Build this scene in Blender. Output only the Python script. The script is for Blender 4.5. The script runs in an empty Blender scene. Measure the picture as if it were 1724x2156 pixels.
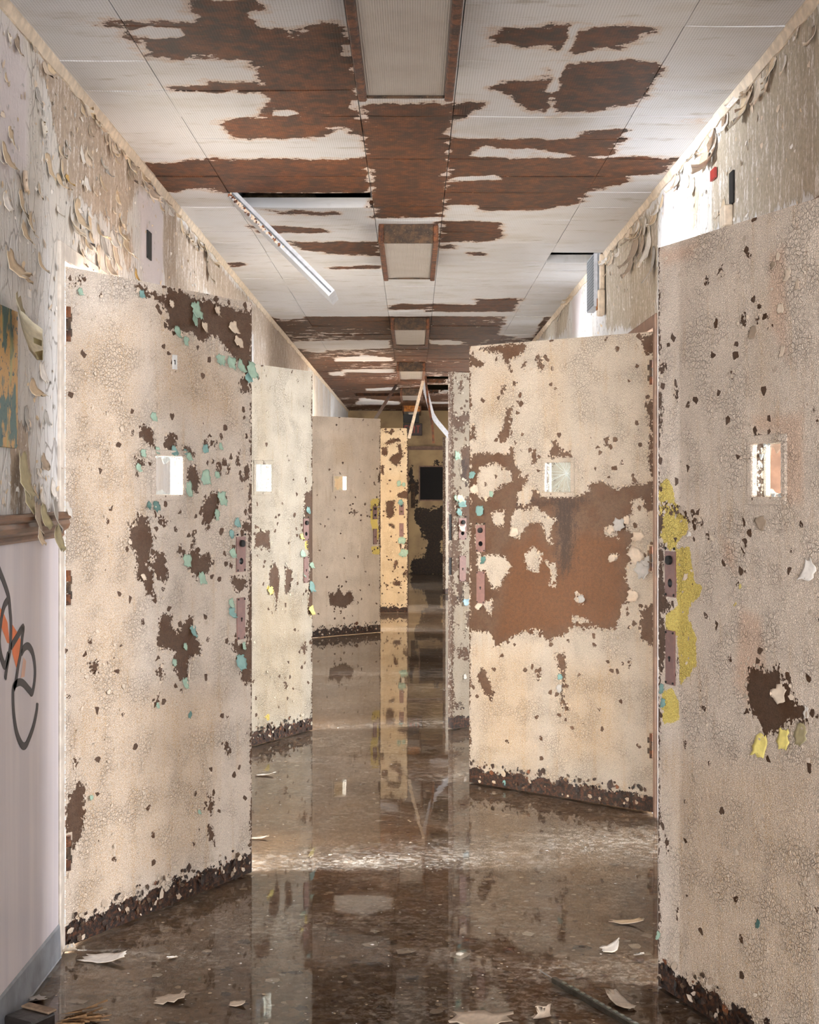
import bpy, bmesh, math, random
import numpy as np
from mathutils import Vector, Matrix
C = bpy.context.scene
COL = C.collection

# ---------------------------------------------------------------- camera
cam_data = bpy.data.cameras.new('camera')
cam_data.sensor_fit = 'HORIZONTAL'
cam_data.sensor_width = 36.0
cam_data.lens = 36.0 * 2945.0 / 1724.0
cam_data.shift_x = -8.0 / 1724.0
cam_data.shift_y = -50.0 / 1724.0
cam_data.clip_end = 200
cam = bpy.data.objects.new('camera', cam_data)
COL.objects.link(cam)
cam.location = (0, 0, 1.40)
cam.rotation_euler = (math.pi / 2, 0, 0)
C.camera = cam

# ---------------------------------------------------------------- world, exposure
w = bpy.data.worlds.new('daylight_sky'); C.world = w
w.use_nodes = True
wn = w.node_tree.nodes; wl = w.node_tree.links
wbg = wn['Background']
wbg.inputs[0].default_value = (0.80, 0.89, 1.0, 1)
wbg.inputs[1].default_value = 1.6
C.view_settings.view_transform = 'Standard'
C.view_settings.look = 'None'
C.view_settings.exposure = -0.04
C.view_settings.gamma = 1.0
C.view_settings.use_curve_mapping = False
C.cycles.max_bounces = 10
C.cycles.diffuse_bounces = 5
C.cycles.glossy_bounces = 5
C.cycles.transparent_max_bounces = 12
C.cycles.sample_clamp_indirect = 6.0
C.cycles.use_denoising = True

# ---------------------------------------------------------------- lights: daylight at the window openings, plus added fill lamps
def area(name, loc, target, sx, sy, power, col):
    l = bpy.data.lights.new(name, 'AREA'); l.shape = 'RECTANGLE'
    l.size = sx; l.size_y = sy; l.energy = power; l.color = col
    o = bpy.data.objects.new(name, l); COL.objects.link(o)
    o.location = loc
    d = (Vector(target) - Vector(loc)).normalized()
    o.rotation_euler = d.to_track_quat('-Z', 'Y').to_euler()
    return o
COOL = (0.90, 0.95, 1.0); WARM = (1.0, 0.86, 0.66); NEUT = (0.99, 0.98, 0.98)
# the big lobby window behind the photographer
area('daylight_lobby', (0.0, -6.6, 1.55), (0.0, 4.0, 1.75), 3.6, 2.6, 1060, NEUT)
area('ceiling_fill_left', (-3.9, -3.6, 0.8), (0.2, 2.2, 2.5), 2.0, 1.2, 150, NEUT)  # added fill lamp, low and aimed up to brighten the ceiling
area('ceiling_fill_right', (3.9, -3.6, 0.8), (-0.2, 2.2, 2.5), 2.0, 1.2, 150, NEUT)  # its added twin on the other side, also lifting the ceiling
ROOM_LIGHTS = [  # doorway side, y centre of the room window, length, power, colour
    ('l', 4.5, 1.1, 5400, COOL), ('l', 7.5, 1.2, 3000, COOL), ('l', 10.5, 1.0, 1400, COOL), ('l', 13.2, 1.2, 2600, COOL), ('l', 16.3, 1.4, 2800, COOL), ('l', 19.6, 1.2, 1300, COOL),
    ('r', 3.35, 1.1, 560, NEUT), ('r', 6.35, 1.2, 1000, COOL), ('r', 8.0, 1.0, 300, COOL), ('r', 9.5, 1.0, 560, COOL), ('r', 11.36, 1.0, 170, NEUT), ('r', 14.2, 1.2, 650, WARM), ('r', 18.4, 1.2, 500, COOL)]  # fifth right window light is added, to brighten the third left door
for k, (sd, y, sy, pw, cc) in enumerate(ROOM_LIGHTS):
    x = -4.55 if sd == 'l' else 4.55
    area('daylight_room', (x, y, 1.60), (0, y, 1.7), sy, 1.5, pw, cc)

# ================================================================ helpers
CZ = 2.66; XL = -1.058; XR = 1.03; YE = 22.7; YB = -6.5
rnd = random.Random(7)
nrg = np.random.default_rng(5)

class Mat:
    """small builder for node materials"""
    def __init__(s, name):
        s.m = bpy.data.materials.new(name); s.m.use_nodes = True
        s.t = s.m.node_tree; s.t.nodes.clear()
        s.out = s.t.nodes.new('ShaderNodeOutputMaterial')
    def n(s, typ, **kw):
        nd = s.t.nodes.new('ShaderNode' + typ)
        for k, v in kw.items(): setattr(nd, k, v)
        return nd
    def put(s, sock, v):
        if isinstance(v, bpy.types.NodeSocket): s.t.links.new(v, sock)
        elif isinstance(v, (tuple, list)) and len(v) == 3 and sock.type == 'RGBA': sock.default_value = (*v, 1)
        else: sock.default_value = v
    def math(s, op, a, b=0.0, c=None, clamp=False):
        nd = s.n('Math', operation=op, use_clamp=clamp)
        s.put(nd.inputs[0], a); s.put(nd.inputs[1], b)
        if c is not None: s.put(nd.inputs[2], c)
        return nd.outputs[0]
    def add(s, a, b): return s.math('ADD', a, b)
    def mul(s, a, b): return s.math('MULTIPLY', a, b)
    def step(s, x, lo, hi):
        nd = s.n('MapRange', interpolation_type='SMOOTHSTEP')
        s.put(nd.inputs[0], x); nd.inputs[1].default_value = lo; nd.inputs[2].default_value = hi
        return nd.outputs[0]
    def mix(s, f, a, b, blend='MIX'):
        nd = s.n('Mix', data_type='RGBA', blend_type=blend)
        s.put(nd.inputs[0], f); s.put(nd.inputs[6], a); s.put(nd.inputs[7], b)
        return nd.outputs[2]
    def co(s, scale=(1, 1, 1), kind='Object'):
        tc = s.n('TexCoord'); mp = s.n('Mapping'); s.put(mp.inputs[0], tc.outputs[kind])
        mp.inputs[3].default_value = scale
        return mp.outputs[0]
    def noise(s, vec, scale, detail=3.0, rough=0.55, col=False):
        nd = s.n('TexNoise'); s.put(nd.inputs['Vector'], vec)
        nd.inputs['Scale'].default_value = scale; nd.inputs['Detail'].default_value = detail; nd.inputs['Roughness'].default_value = rough
        return nd.outputs[1] if col else nd.outputs[0]
    def voro(s, vec, scale, feature='F1', out=0):
        nd = s.n('TexVoronoi', feature=feature); s.put(nd.inputs['Vector'], vec); nd.inputs['Scale'].default_value = scale
        return nd.outputs[out]
    def attr1(s, name):
        return s.math('SUBTRACT', s.n('Attribute', attribute_name=name).outputs[2], 1.0)
    def attr(s, name):
        return s.n('Attribute', attribute_name=name).outputs[2]
    def sep(s, vec):
        nd = s.n('SeparateXYZ'); s.put(nd.inputs[0], vec); return nd.outputs
    def warp(s, vec, scale, amt):
        c = s.noise(vec, scale, 2.0, col=True)
        a = s.n('VectorMath', operation='SUBTRACT'); s.put(a.inputs[0], c); a.inputs[1].default_value = (.5, .5, .5)
        b = s.n('VectorMath', operation='SCALE'); s.put(b.inputs[0], a.outputs[0]); b.inputs['Scale'].default_value = amt
        d = s.n('VectorMath', operation='ADD'); s.put(d.inputs[0], vec); s.put(d.inputs[1], b.outputs[0])
        return d.outputs[0]
    def bump(s, h, dist, strength=1.0):
        nd = s.n('Bump'); s.put(nd.inputs['Height'], h); nd.inputs['Distance'].default_value = dist; nd.inputs['Strength'].default_value = strength
        return nd.outputs[0]
    def finish(s, col, rough=0.6, bump=None, metal=0.0, spec=0.5):
        b = s.n('BsdfPrincipled')
        s.put(b.inputs['Base Color'], col); s.put(b.inputs['Roughness'], rough); s.put(b.inputs['Metallic'], metal)
        b.inputs['Specular IOR Level'].default_value = spec
        if bump is not None: s.put(b.inputs['Normal'], bump)
        s.t.links.new(b.outputs[0], s.out.inputs[0])
        return s.m

def lin(r, g, b):
    f = lambda c: (c / 255) / 12.92 if c / 255 <= .04045 else ((c / 255 + .055) / 1.055) ** 2.4
    return (f(r), f(g), f(b))

def plain(name, rgb, rough=0.6, metal=0.0, var=0.18, scale=30.0, bump=0.0015):
    m = Mat(name); v = m.co()
    n = m.noise(v, scale, 4)
    c = lin(*rgb)
    col = m.mix(m.step(n, .35, .7), tuple(x * (1 - var) for x in c), tuple(min(1, x * (1 + var)) for x in c))
    return m.finish(col, rough, m.bump(n, bump) if bump else None, metal)

def obj(name, verts, faces, mat=None, parent=None, smooth=False, attrs=None, mats=None, midx=None, kind=None):
    me = bpy.data.meshes.new(name)
    me.from_pydata([tuple(map(float, v)) for v in verts], [], [tuple(map(int, f)) for f in faces])
    for m in (mats or ([mat] if mat else [])): me.materials.append(m)
    if midx is not None: me.polygons.foreach_set('material_index', midx)
    if smooth: me.polygons.foreach_set('use_smooth', [True] * len(me.polygons))
    for k, v in (attrs or {}).items():
        a = me.attributes.new(k, 'FLOAT', 'POINT'); a.data.foreach_set('value', np.asarray(v, dtype=np.float32))
    me.update()
    o = bpy.data.objects.new(name, me); COL.objects.link(o)
    if parent: o.parent = parent
    if kind: o['kind'] = kind
    return o

def bmobj(name, bm, mat=None, parent=None, smooth=False, kind=None, mats=None):
    me = bpy.data.meshes.new(name); bm.to_mesh(me); bm.free()
    for m in (mats or ([mat] if mat else [])): me.materials.append(m)
    if smooth: me.polygons.foreach_set('use_smooth', [True] * len(me.polygons))
    o = bpy.data.objects.new(name, me); COL.objects.link(o)
    if parent: o.parent = parent
    if kind: o['kind'] = kind
    return o

def root(name, label, cat, loc=(0, 0, 0), rot=(0, 0, 0), group=None, kind=None):
    o = bpy.data.objects.new(name, None); COL.objects.link(o); o.empty_display_size = .1
    o.location = loc; o.rotation_euler = rot
    tag(o, label, cat, group, kind); return o
def tag(o, label=None, cat=None, group=None, kind=None):
    if label: o['label'] = label
    if cat: o['category'] = cat
    if group: o['group'] = group
    if kind: o['kind'] = kind
    return o

def add_box(bm, x0, x1, y0, y1, z0, z1, bevel=0.0, M=None):
    r = bmesh.ops.create_cube(bm, size=1.0)
    T = Matrix.Translation(((x0 + x1) / 2, (y0 + y1) / 2, (z0 + z1) / 2)) @ Matrix.Diagonal((x1 - x0, y1 - y0, z1 - z0, 1))
    bmesh.ops.transform(bm, matrix=T, verts=r['verts'])
    if bevel:
        ed = list({e for v in r['verts'] for e in v.link_edges})
        q = bmesh.ops.bevel(bm, geom=ed, offset=bevel, segments=1, affect='EDGES')
        if M is not None: bmesh.ops.transform(bm, matrix=M, verts=list({v for f in q['faces'] for v in f.verts} | {v for v in r['verts'] if v.is_valid}))
    elif M is not None: bmesh.ops.transform(bm, matrix=M, verts=r['verts'])
def box(name, x0, x1, y0, y1, z0, z1, mat, parent=None, bevel=0.0, kind=None):
    bm = bmesh.new(); add_box(bm, x0, x1, y0, y1, z0, z1, bevel)
    return bmobj(name, bm, mat, parent, kind=kind)
def cyl(name, p, axis, r, h, mat, parent, seg=20, smooth=False):
    bm = bmesh.new()
    bmesh.ops.create_cone(bm, cap_ends=True, segments=seg, radius1=r, radius2=r, depth=h)
    q = Vector((0, 0, 1)).rotation_difference(Vector(axis)).to_matrix().to_4x4()
    bmesh.ops.transform(bm, matrix=Matrix.Translation(p) @ q, verts=bm.verts)
    return bmobj(name, bm, mat, parent)

def extrude_profile(name, prof, y0, y1, mat, parent=None, cap=True, kind=None):
    """profile of (x, z) points swept along y"""
    n = len(prof)
    v = [(x, y0, z) for x, z in prof] + [(x, y1, z) for x, z in prof]
    f = [(i, (i + 1) % n, n + (i + 1) % n, n + i) for i in range(n)]
    if cap: f += [tuple(range(n))[::-1], tuple(range(n, 2 * n))]
    return obj(name, v, f, mat, parent, kind=kind)

def sdf(polys, px, py):
    """signed distance to the union of polygons, positive inside"""
    best = np.full(px.shape, -9.0)
    for P in polys:
        P = np.asarray(P, float); n = len(P)
        d = np.full(px.shape, 9.0); ins = np.zeros(px.shape, bool)
        for i in range(n):
            ax, ay = P[i]; bx, by = P[(i + 1) % n]
            ex, ey = bx - ax, by - ay; L = ex * ex + ey * ey + 1e-12
            t = np.clip(((px - ax) * ex + (py - ay) * ey) / L, 0, 1)
            d = np.minimum(d, np.hypot(px - ax - t * ex, py - ay - t * ey))
            if ay != by:
                ins ^= ((ay > py) != (by > py)) & (px < (bx - ax) * (py - ay) / (by - ay) + ax)
        best = np.maximum(best, np.where(ins, d, -d))
    return best

def grid(xs, ys):
    """verts indices and faces of a grid; returns X, Y (flattened) and faces"""
    X, Y = np.meshgrid(xs, ys)
    nx, ny = len(xs), len(ys)
    f = [(j * nx + i, j * nx + i + 1, (j + 1) * nx + i + 1, (j + 1) * nx + i) for j in range(ny - 1) for i in range(nx - 1)]
    return X.ravel(), Y.ravel(), f
def lines(a, b, step, cuts=()):
    pts = set(np.round(np.linspace(a, b, max(2, int(round((b - a) / step)) + 1)), 4).tolist())
    for c in cuts:
        pts = {p for p in pts if abs(p - c) > step * .3 or p in (a, b)} | {round(c, 4)}
    return sorted(pts)

# ================================================================ materials
def paint_chain(m, v, sd, cell=84.0, fine=175.0):
    """flaking, crazed paint: returns lost (0..1), crack (0..1), height"""
    n1 = m.noise(v, 42, 4, .6); n2 = m.noise(v, 170, 3, .6)
    s = m.add(sd, m.add(m.mul(m.add(n1, -.5), .040), m.mul(m.add(n2, -.5), .013)))
    # angular flake edges: quantise by small cells
    wv = m.warp(v, 30, .012)
    cellr = m.voro(wv, cell * 1.5, 'F1', 1)
    r0 = m.sep(cellr)[0]
    s = m.add(s, m.mul(m.add(r0, -.5), .017))
    lost = m.step(s, -.0006, .0006)
    e1 = m.voro(wv, cell, 'DISTANCE_TO_EDGE')
    wv2 = m.warp(v, 80, .006)
    e2 = m.voro(wv2, fine, 'DISTANCE_TO_EDGE')
    return s, lost, e1, e2, wv, wv2, n1, n2

def door_paint(name, cream, ochre, crackle=1.0, primer=(84, 63, 48), rustc=(76, 49, 28)):
    m = Mat(name); v = m.co()
    sd = m.attr1('loss')
    s, lost, e1, e2, wv, wv2, n1, n2 = paint_chain(m, v, sd)
    big = m.noise(v, 5, 3)
    # scattered small chips
    chip_r = m.sep(m.voro(wv, 62, 'F1', 1))[1]
    dens = m.math('ADD', m.mul(m.step(big, .42, .72), .010), m.mul(m.attr('chips'), .05))
    chip = m.math('GREATER_THAN', m.add(chip_r, m.mul(m.add(n2, -.5), .02)), m.math('SUBTRACT', .9975, dens))
    lost = m.math('MAXIMUM', lost, chip)
    # colours of the paint film
    sep = m.sep(v)
    vs = m.co((6, 6, .9))
    streak = m.noise(vs, 4.5, 4)
    grain = m.noise(v, 330, 2, .7); grain2 = m.noise(v, 120, 3, .7)
    st = m.math('MULTIPLY', m.add(m.mul(m.attr('stain'), .75), m.step(streak, .5, .8)), 1.0, clamp=True)
    fleck = m.step(m.add(grain, m.mul(grain2, .5)), .70, .92)
    oc = m.math('MULTIPLY', st, m.add(.22, m.mul(fleck, .95)), clamp=True)
    c = lin(*cream)
    base = m.mix(m.step(big, .3, .7), tuple(x * 1.06 for x in c), tuple(x * .93 for x in c))
    base = m.mix(oc, base, lin(*ochre))
    base = m.mix(m.mul(m.step(grain, .52, .72), .40), base, tuple(x * .62 for x in c))
    base = m.mix(m.math('MULTIPLY', m.attr('peach'), .55, clamp=True), base, lin(222, 184, 158))
    base = m.mix(m.math('MULTIPLY', m.step(m.noise(v, 75, 3, .6), .66, .72), .7), base, lin(150, 118, 92))
    ys = m.add(m.attr1('yellow'), m.add(m.mul(m.add(n1, -.5), .03), m.mul(m.add(n2, -.5), .012)))
    base = m.mix(m.step(ys, -.0008, .0008), base, m.mix(m.step(grain2, .4, .65), lin(232, 212, 118), lin(214, 186, 96)))
    # cracks
    cm = m.step(m.noise(v, 7, 3), .40, .62)
    e1f = m.mul(m.math('SUBTRACT', 1.0, m.step(e1, .012, .045)), m.mul(cm, .55 * crackle))
    e2f = m.mul(m.math('SUBTRACT', 1.0, m.step(e2, .02, .10)), .34 * crackle)
    crack = m.math('MAXIMUM', e1f, e2f)
    base = m.mix(crack, base, lin(92, 70, 54))
    # bare primer / rust under it
    rn = m.noise(v, 14, 4); rg = m.noise(v, 260, 2, .7)
    prim = m.mix(m.step(rn, .4, .68), lin(*primer), lin(*rustc))
    prim = m.mix(m.math('MULTIPLY', m.attr('rusty'), .85, clamp=True), prim, lin(86, 51, 22))
    prim = m.mix(m.mul(m.step(m.add(rg, m.mul(m.add(m.noise(v, 70, 4, .7), -.5), .8)), .42, .62), .62), prim, tuple(x * .5 for x in lin(*rustc)))
    prim = m.mix(m.math('MULTIPLY', m.step(m.add(m.attr('dark'), m.add(m.mul(m.add(m.noise(m.co((1, 1, .4)), 60, 5, .75), -.5), 2.4), m.mul(m.add(m.noise(v, 170, 3, .7), -.5), 1.6))), .25, .85), .92, clamp=True), prim, lin(34, 20, 14))
    col = m.mix(lost, base, prim)
    # rotten, blackened foot of the door
    rs = m.add(m.attr1('foot'), m.add(m.mul(m.add(m.noise(v, 16, 4, .6), -.5), .13), m.mul(m.add(n2, -.5), .03)))
    foot = m.step(rs, -.001, .002)
    rot = m.mix(m.step(m.noise(v, 60, 4, .65), .42, .66), lin(22, 14, 11), lin(76, 44, 24))
    rot = m.mix(m.step(m.noise(v, 90, 2, .6), .68, .74), rot, lin(170, 150, 128))
    col = m.mix(foot, col, rot)
    # relief
    paint = m.math('SUBTRACT', 1.0, m.math('MAXIMUM', lost, foot))
    cup = m.mul(m.step(e1, .0, .12), m.mul(cm, .8))
    fine = m.mul(m.step(e2, 0, .22), .35)
    tilt = m.mul(m.mul(m.voro(wv, 84, 'F1', 0), m.sep(m.voro(wv, 84, 'F1', 1))[2]), .9)
    h = m.mul(paint, m.add(1.0, m.add(cup, m.add(fine, tilt))))
    h = m.add(h, m.add(m.mul(rg, .35), m.mul(n2, .5)))
    return m.finish(col, .62, m.bump(h, .0034, 1.0), spec=.3)

def wall_paint(name, paint=(217, 216, 217), bare=(170, 153, 136), streak=True):
    m = Mat(name); v = m.co()
    sd = m.attr1('loss'); smooth = m.math('MULTIPLY', m.attr('smooth'), 1.0, clamp=True)
    vz = m.co((1, 1, .22))
    n1 = m.noise(vz, 22, 5, .62); n2 = m.noise(vz, 120, 4, .65)
    s = m.add(sd, m.add(m.mul(m.add(n1, -.5), .16), m.mul(m.add(n2, -.5), .05)))
    lost = m.math('MULTIPLY', m.step(s, -.002, .002), m.math('SUBTRACT', 1.0, smooth))
    wv = m.warp(m.co((1, 1, .38)), 14, .04)
    e1 = m.voro(wv, 17, 'DISTANCE_TO_EDGE')
    e2 = m.voro(m.warp(m.co((1, 1, .45)), 50, .01), 70, 'DISTANCE_TO_EDGE')
    cm = m.step(m.noise(v, 3.5, 3), .42, .6)
    crack = m.math('MAXIMUM', m.mul(m.math('SUBTRACT', 1.0, m.step(e1, .01, .035)), m.mul(cm, .6)), m.mul(m.math('SUBTRACT', 1.0, m.step(e2, .015, .05)), m.mul(m.step(n1, .48, .65), .3)))
    crack = m.mul(crack, m.math('SUBTRACT', 1.0, smooth))
    p = lin(*paint)
    big = m.noise(m.co((1, 1, .3)), 3.2, 3)
    base = m.mix(m.step(big, .35, .65), p, lin(208, 202, 195))
    base = m.mix(smooth, base, lin(214, 206, 208))
    base = m.mix(m.mul(m.step(n2, .55, .8), .18), base, lin(170, 150, 130))
    base = m.mix(crack, base, lin(84, 70, 58))
    sp = m.noise(m.co((1, 1, .3)), 210, 3, .7); sp2 = m.noise(m.co((1, 1, .25)), 34, 4, .6)
    br = lin(*bare)
    bb = m.mix(m.step(m.noise(v, 60, 3), .4, .65), br, tuple(x * .8 for x in br))
    bb = m.mix(m.step(m.add(sp, m.mul(m.add(sp2, -.5), 1.0)), .56, .68), bb, lin(224, 219, 216))
    col = m.mix(lost, base, bb)
    tilt = m.mul(m.voro(wv, 17, 'F1', 0), m.mul(m.sep(m.voro(wv, 17, 'F1', 1))[2], cm))
    h = m.mul(m.math('SUBTRACT', 1.0, lost), m.add(1.0, m.add(m.mul(m.step(e1, 0, .08), .7), m.mul(m.step(e2, 0, .12), m.mul(m.step(n1, .45, .65), .4)))))
    h = m.add(m.mul(h, m.math('SUBTRACT', 1.0, m.mul(smooth, .9))), m.mul(m.add(sp, tilt), .4))
    return m.finish(col, .6, m.bump(h, .005, .8), spec=.3)

def rust_metal(name, lo=(54, 30, 18), hi=(114, 66, 34), grime=(150, 120, 92)):
    m = Mat(name); v = m.co()
    n = m.noise(v, 26, 5, .65); n2 = m.noise(v, 160, 3, .7)
    col = m.mix(m.step(n, .38, .66), lin(*lo), lin(*hi))
    col = m.mix(m.mul(m.step(n2, .55, .72), .5), col, lin(*grime))
    return m.finish(col, .75, m.bump(m.add(n, m.mul(n2, .5)), .002, .7))

def ceiling_mat():
    m = Mat('painted_metal_pan'); v = m.co()
    sd = m.attr1('rust')
    n1 = m.noise(v, 9, 6, .62); n2 = m.noise(v, 70, 4, .7)
    s = m.add(sd, m.add(m.mul(m.add(n1, -.5), .22), m.mul(m.add(n2, -.5), .05)))
    lost = m.step(s, -.0015, .002)
    fringe = m.math('MULTIPLY', m.step(s, -.035, .0), .45)
    big = m.noise(m.co((1.2, 2.2, 1)), 2.4, 5, .6)
    mould = m.noise(m.co((1, 3, 1)), 5, 5, .65)
    base = m.mix(m.step(big, .45, .75), lin(212, 212, 215), lin(198, 195, 192))
    base = m.mix(m.mul(m.step(mould, .56, .74), .55), base, lin(150, 140, 122))
    base = m.mix(m.mul(m.step(n2, .6, .8), .12), base, lin(140, 128, 112))
    base = m.mix(fringe, base, lin(190, 150, 110))
    # perforations
    x, y, z = m.sep(v)
    fx = m.math('SUBTRACT', m.math('FRACT', m.mul(x, 125.0)), .5)
    fy = m.math('SUBTRACT', m.math('FRACT', m.mul(y, 125.0)), .5)
    d = m.math('SQRT', m.add(m.mul(fx, fx), m.mul(fy, fy)))
    dot = m.math('SUBTRACT', 1.0, m.step(d, .17, .27))
    base = m.mix(m.mul(dot, .42), base, lin(70, 62, 56))
    rg = m.noise(v, 22, 5, .6); rf = m.noise(v, 190, 3, .7)
    rust = m.mix(m.step(rg, .36, .68), lin(46, 28, 17), lin(94, 52, 22))
    rust = m.mix(m.mul(m.step(rf, .5, .72), .55), rust, lin(34, 21, 14))
    rust = m.mix(m.mul(m.step(m.add(m.noise(m.co((1, 3, 1)), 60, 4, .7), m.mul(rg, .2)), .74, .80), .55), rust, lin(170, 140, 116))
    rust = m.mix(m.mul(dot, .35), rust, lin(24, 14, 10))
    col = m.mix(lost, base, rust)
    h = m.add(m.mul(m.math('SUBTRACT', 1.0, lost), .8), m.add(m.mul(rf, .4), m.mul(dot, -.5)))
    return m.finish(col, .6, m.bump(h, .0016, .7), spec=.3)

def floor_mat():
    m = Mat('flooded_dirty_floor'); v = m.co()
    n = m.noise(v, 2.2, 6, .6); n2 = m.noise(v, 14, 5, .65); n3 = m.noise(v, 90, 3, .7)
    col = m.mix(m.step(n, .35, .68), lin(106, 82, 58), lin(140, 112, 82))
    wv = m.warp(v, 9, .09)
    fr = m.sep(m.voro(wv, 13, 'F1', 1))[0]
    fl = m.mul(m.math('GREATER_THAN', fr, .70), m.step(n2, .47, .56))
    col = m.mix(m.mul(fl, .4), col, lin(160, 132, 104))
    fr2 = m.sep(m.voro(m.warp(v, 40, .02), 70, 'F1', 1))
    col = m.mix(m.mul(m.math('GREATER_THAN', fr2[0], .92), .4), col, lin(176, 154, 130))
    col = m.mix(m.mul(m.math('LESS_THAN', fr2[1], .12), .45), col, lin(72, 56, 44))
    col = m.mix(m.mul(m.step(n3, .58, .74), .4), col, lin(58, 44, 34))
    return m.finish(col, .7, m.bump(m.add(n2, m.mul(n3, .5)), .004, .6))

def water_mat():
    m = Mat('standing_water'); v = m.co()
    rip = m.noise(v, 3.0, 3, .5); rip2 = m.noise(m.co((1, 1, 1)), 38, 2, .5)
    h = m.add(m.mul(rip, 1.0), m.mul(m.mul(rip2, m.step(m.noise(v, .9, 2), .46, .7)), .10))
    nb = m.bump(h, .0016, .35)
    fr = m.n('Fresnel'); fr.inputs['IOR'].default_value = 1.33; m.put(fr.inputs['Normal'], nb)
    tr = m.n('BsdfTransparent'); tr.inputs[0].default_value = (.93, .90, .86, 1)
    gl = m.n('BsdfGlossy'); gl.inputs['Roughness'].default_value = .025; m.put(gl.inputs['Normal'], nb)
    gl.inputs['Color'].default_value = (1, 1, 1, 1)
    df = m.n('BsdfDiffuse')     # dust-like film added so the bands of light show on the water
    dn = m.noise(m.co((1, 1.6, 1)), 1.3, 5, .6); dg = m.noise(v, 60, 4, .7); dl = m.noise(v, 11, 4, .65)
    m.put(df.inputs[0], m.mix(m.step(dg, .4, .65), lin(136, 118, 98), lin(188, 178, 166)))
    cov = m.mul(m.add(.11, m.mul(m.step(dn, .38, .66), .20)), m.add(.35, m.mul(m.step(m.add(dg, m.mul(m.add(dl, -.5), .8)), .38, .66), 1.1)))
    ms = m.n('MixShader'); m.put(ms.inputs[0], cov); m.put(ms.inputs[1], tr.outputs[0]); m.put(ms.inputs[2], df.outputs[0])
    mx = m.n('MixShader'); m.put(mx.inputs[0], fr.outputs[0]); m.put(mx.inputs[1], ms.outputs[0]); m.put(mx.inputs[2], gl.outputs[0])
    m.t.links.new(mx.outputs[0], m.out.inputs[0]); return m.m

def glass_mat():
    m = Mat('cracked_pane_glass'); v = m.co()
    fr = m.n('Fresnel'); ge = m.n('NewGeometry')
    m.put(fr.inputs['IOR'], m.math('SUBTRACT', 1.5, m.mul(ge.outputs['Backfacing'], 1.5 - 1 / 1.5)))
    tr = m.n('BsdfTransparent'); tr.inputs[0].default_value = (.92, .96, .96, 1)
    gl = m.n('BsdfGlossy'); gl.inputs['Roughness'].default_value = .03
    mx = m.n('MixShader'); m.put(mx.inputs[0], m.add(fr.outputs[0], .06)); m.put(mx.inputs[1], tr.outputs[0]); m.put(mx.inputs[2], gl.outputs[0])
    m.t.links.new(mx.outputs[0], m.out.inputs[0]); return m.m

def lens_mat():
    m = Mat('ribbed_light_lens'); v = m.co()
    x, y, z = m.sep(v)
    rb = m.math('SINE', m.mul(x, 2 * math.pi / .0062))
    n = m.noise(v, 5, 4)
    col = m.mix(m.step(n, .35, .7), lin(176, 170, 165), lin(160, 152, 146))
    col = m.mix(m.mul(m.step(rb, -.2, .9), .14), col, lin(120, 112, 106))
    return m.finish(col, .32, m.bump(rb, .0008, .5))

def poster_mat():
    m = Mat('painted_panel_print'); v = m.co()
    n = m.noise(m.co((1, 1, .45)), 16, 4, .6); n2 = m.noise(v, 60, 4, .65)
    col = m.mix(m.step(n, .47, .53), lin(78, 106, 104), lin(190, 150, 96))
    col = m.mix(m.step(n2, .56, .62), col, lin(54, 84, 92))
    col = m.mix(m.mul(m.step(m.noise(m.co((1, 1, .2)), 40, 3), .58, .64), .8), col, lin(160, 160, 110))
    return m.finish(col, .55)

def endwall_mat():
    m = Mat('rotten_end_wall_paint'); v = m.co()
    n = m.noise(v, 6, 5, .65); n2 = m.noise(v, 40, 4, .65)
    s = m.add(m.attr1('loss'), m.add(m.mul(m.add(n, -.5), .5), m.mul(m.add(n2, -.5), .15)))
    base = m.mix(m.step(m.noise(v, 2, 4), .4, .7), lin(196, 170, 128), lin(150, 126, 96))
    col = m.mix(m.step(s, -.004, .004), base, m.mix(m.step(n2, .4, .7), lin(34, 26, 20), lin(62, 46, 32)))
    return m.finish(col, .7, m.bump(n2, .004, .6))

M_DOOR = {
    'L1': door_paint('door_paint_warm_cream', (221, 208, 196), (194, 158, 110), 1.0),
    'L2': door_paint('door_paint_greenish_cream', (190, 182, 168), (172, 150, 114), .8),
    'L3': door_paint('door_paint_shaded_cream', (214, 198, 180), (178, 150, 114), .7),  # the same cream, toned down for the shade this door stands in
    'L4': door_paint('door_paint_yellow_cream', (230, 214, 186), (208, 174, 122), .6),
    'R1': door_paint('door_paint_pinkish_cream', (228, 212, 197), (202, 168, 126), 1.0),
    'R2': door_paint('door_paint_pale_cream', (218, 205, 189), (198, 162, 114), 1.0),
    'R3': door_paint('door_paint_grey_cream', (158, 148, 134), (150, 128, 100), .9)}
M_DOOR['R4'] = M_DOOR['R3']
M_WALL = wall_paint('peeling_wall_paint')
M_WALLR = wall_paint('peeling_wall_paint_right', (217, 216, 217), (176, 164, 146))
M_PAN = ceiling_mat()
M_FLOOR = floor_mat(); M_WATER = water_mat(); M_GLASS = glass_mat(); M_LENS = lens_mat()
M_RUST = rust_metal('rusty_steel'); M_ORANGE = rust_metal('orange_rust', (120, 66, 20), (196, 128, 52), (150, 100, 50))
M_DIRTY = rust_metal('rotten_light_end', (44, 32, 22), (86, 62, 42), (150, 134, 108))
M_ROT = rust_metal('blackened_rot', (20, 14, 11), (58, 35, 21), (90, 66, 46))
M_PLATE = plain('brown_painted_plate', (118, 86, 80), .5, 0, .12, 60, .0006)
M_BLACK = plain('dark_hole', (14, 12, 12), .8, 0, .1, 30, 0)
M_STEEL = plain('worn_bare_steel', (176, 178, 180), .3, .9, .1, 80, .0004)
M_GALV = plain('galvanised_pan_metal', (176, 180, 188), .42, .3, .1, 40, .0004)
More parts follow.
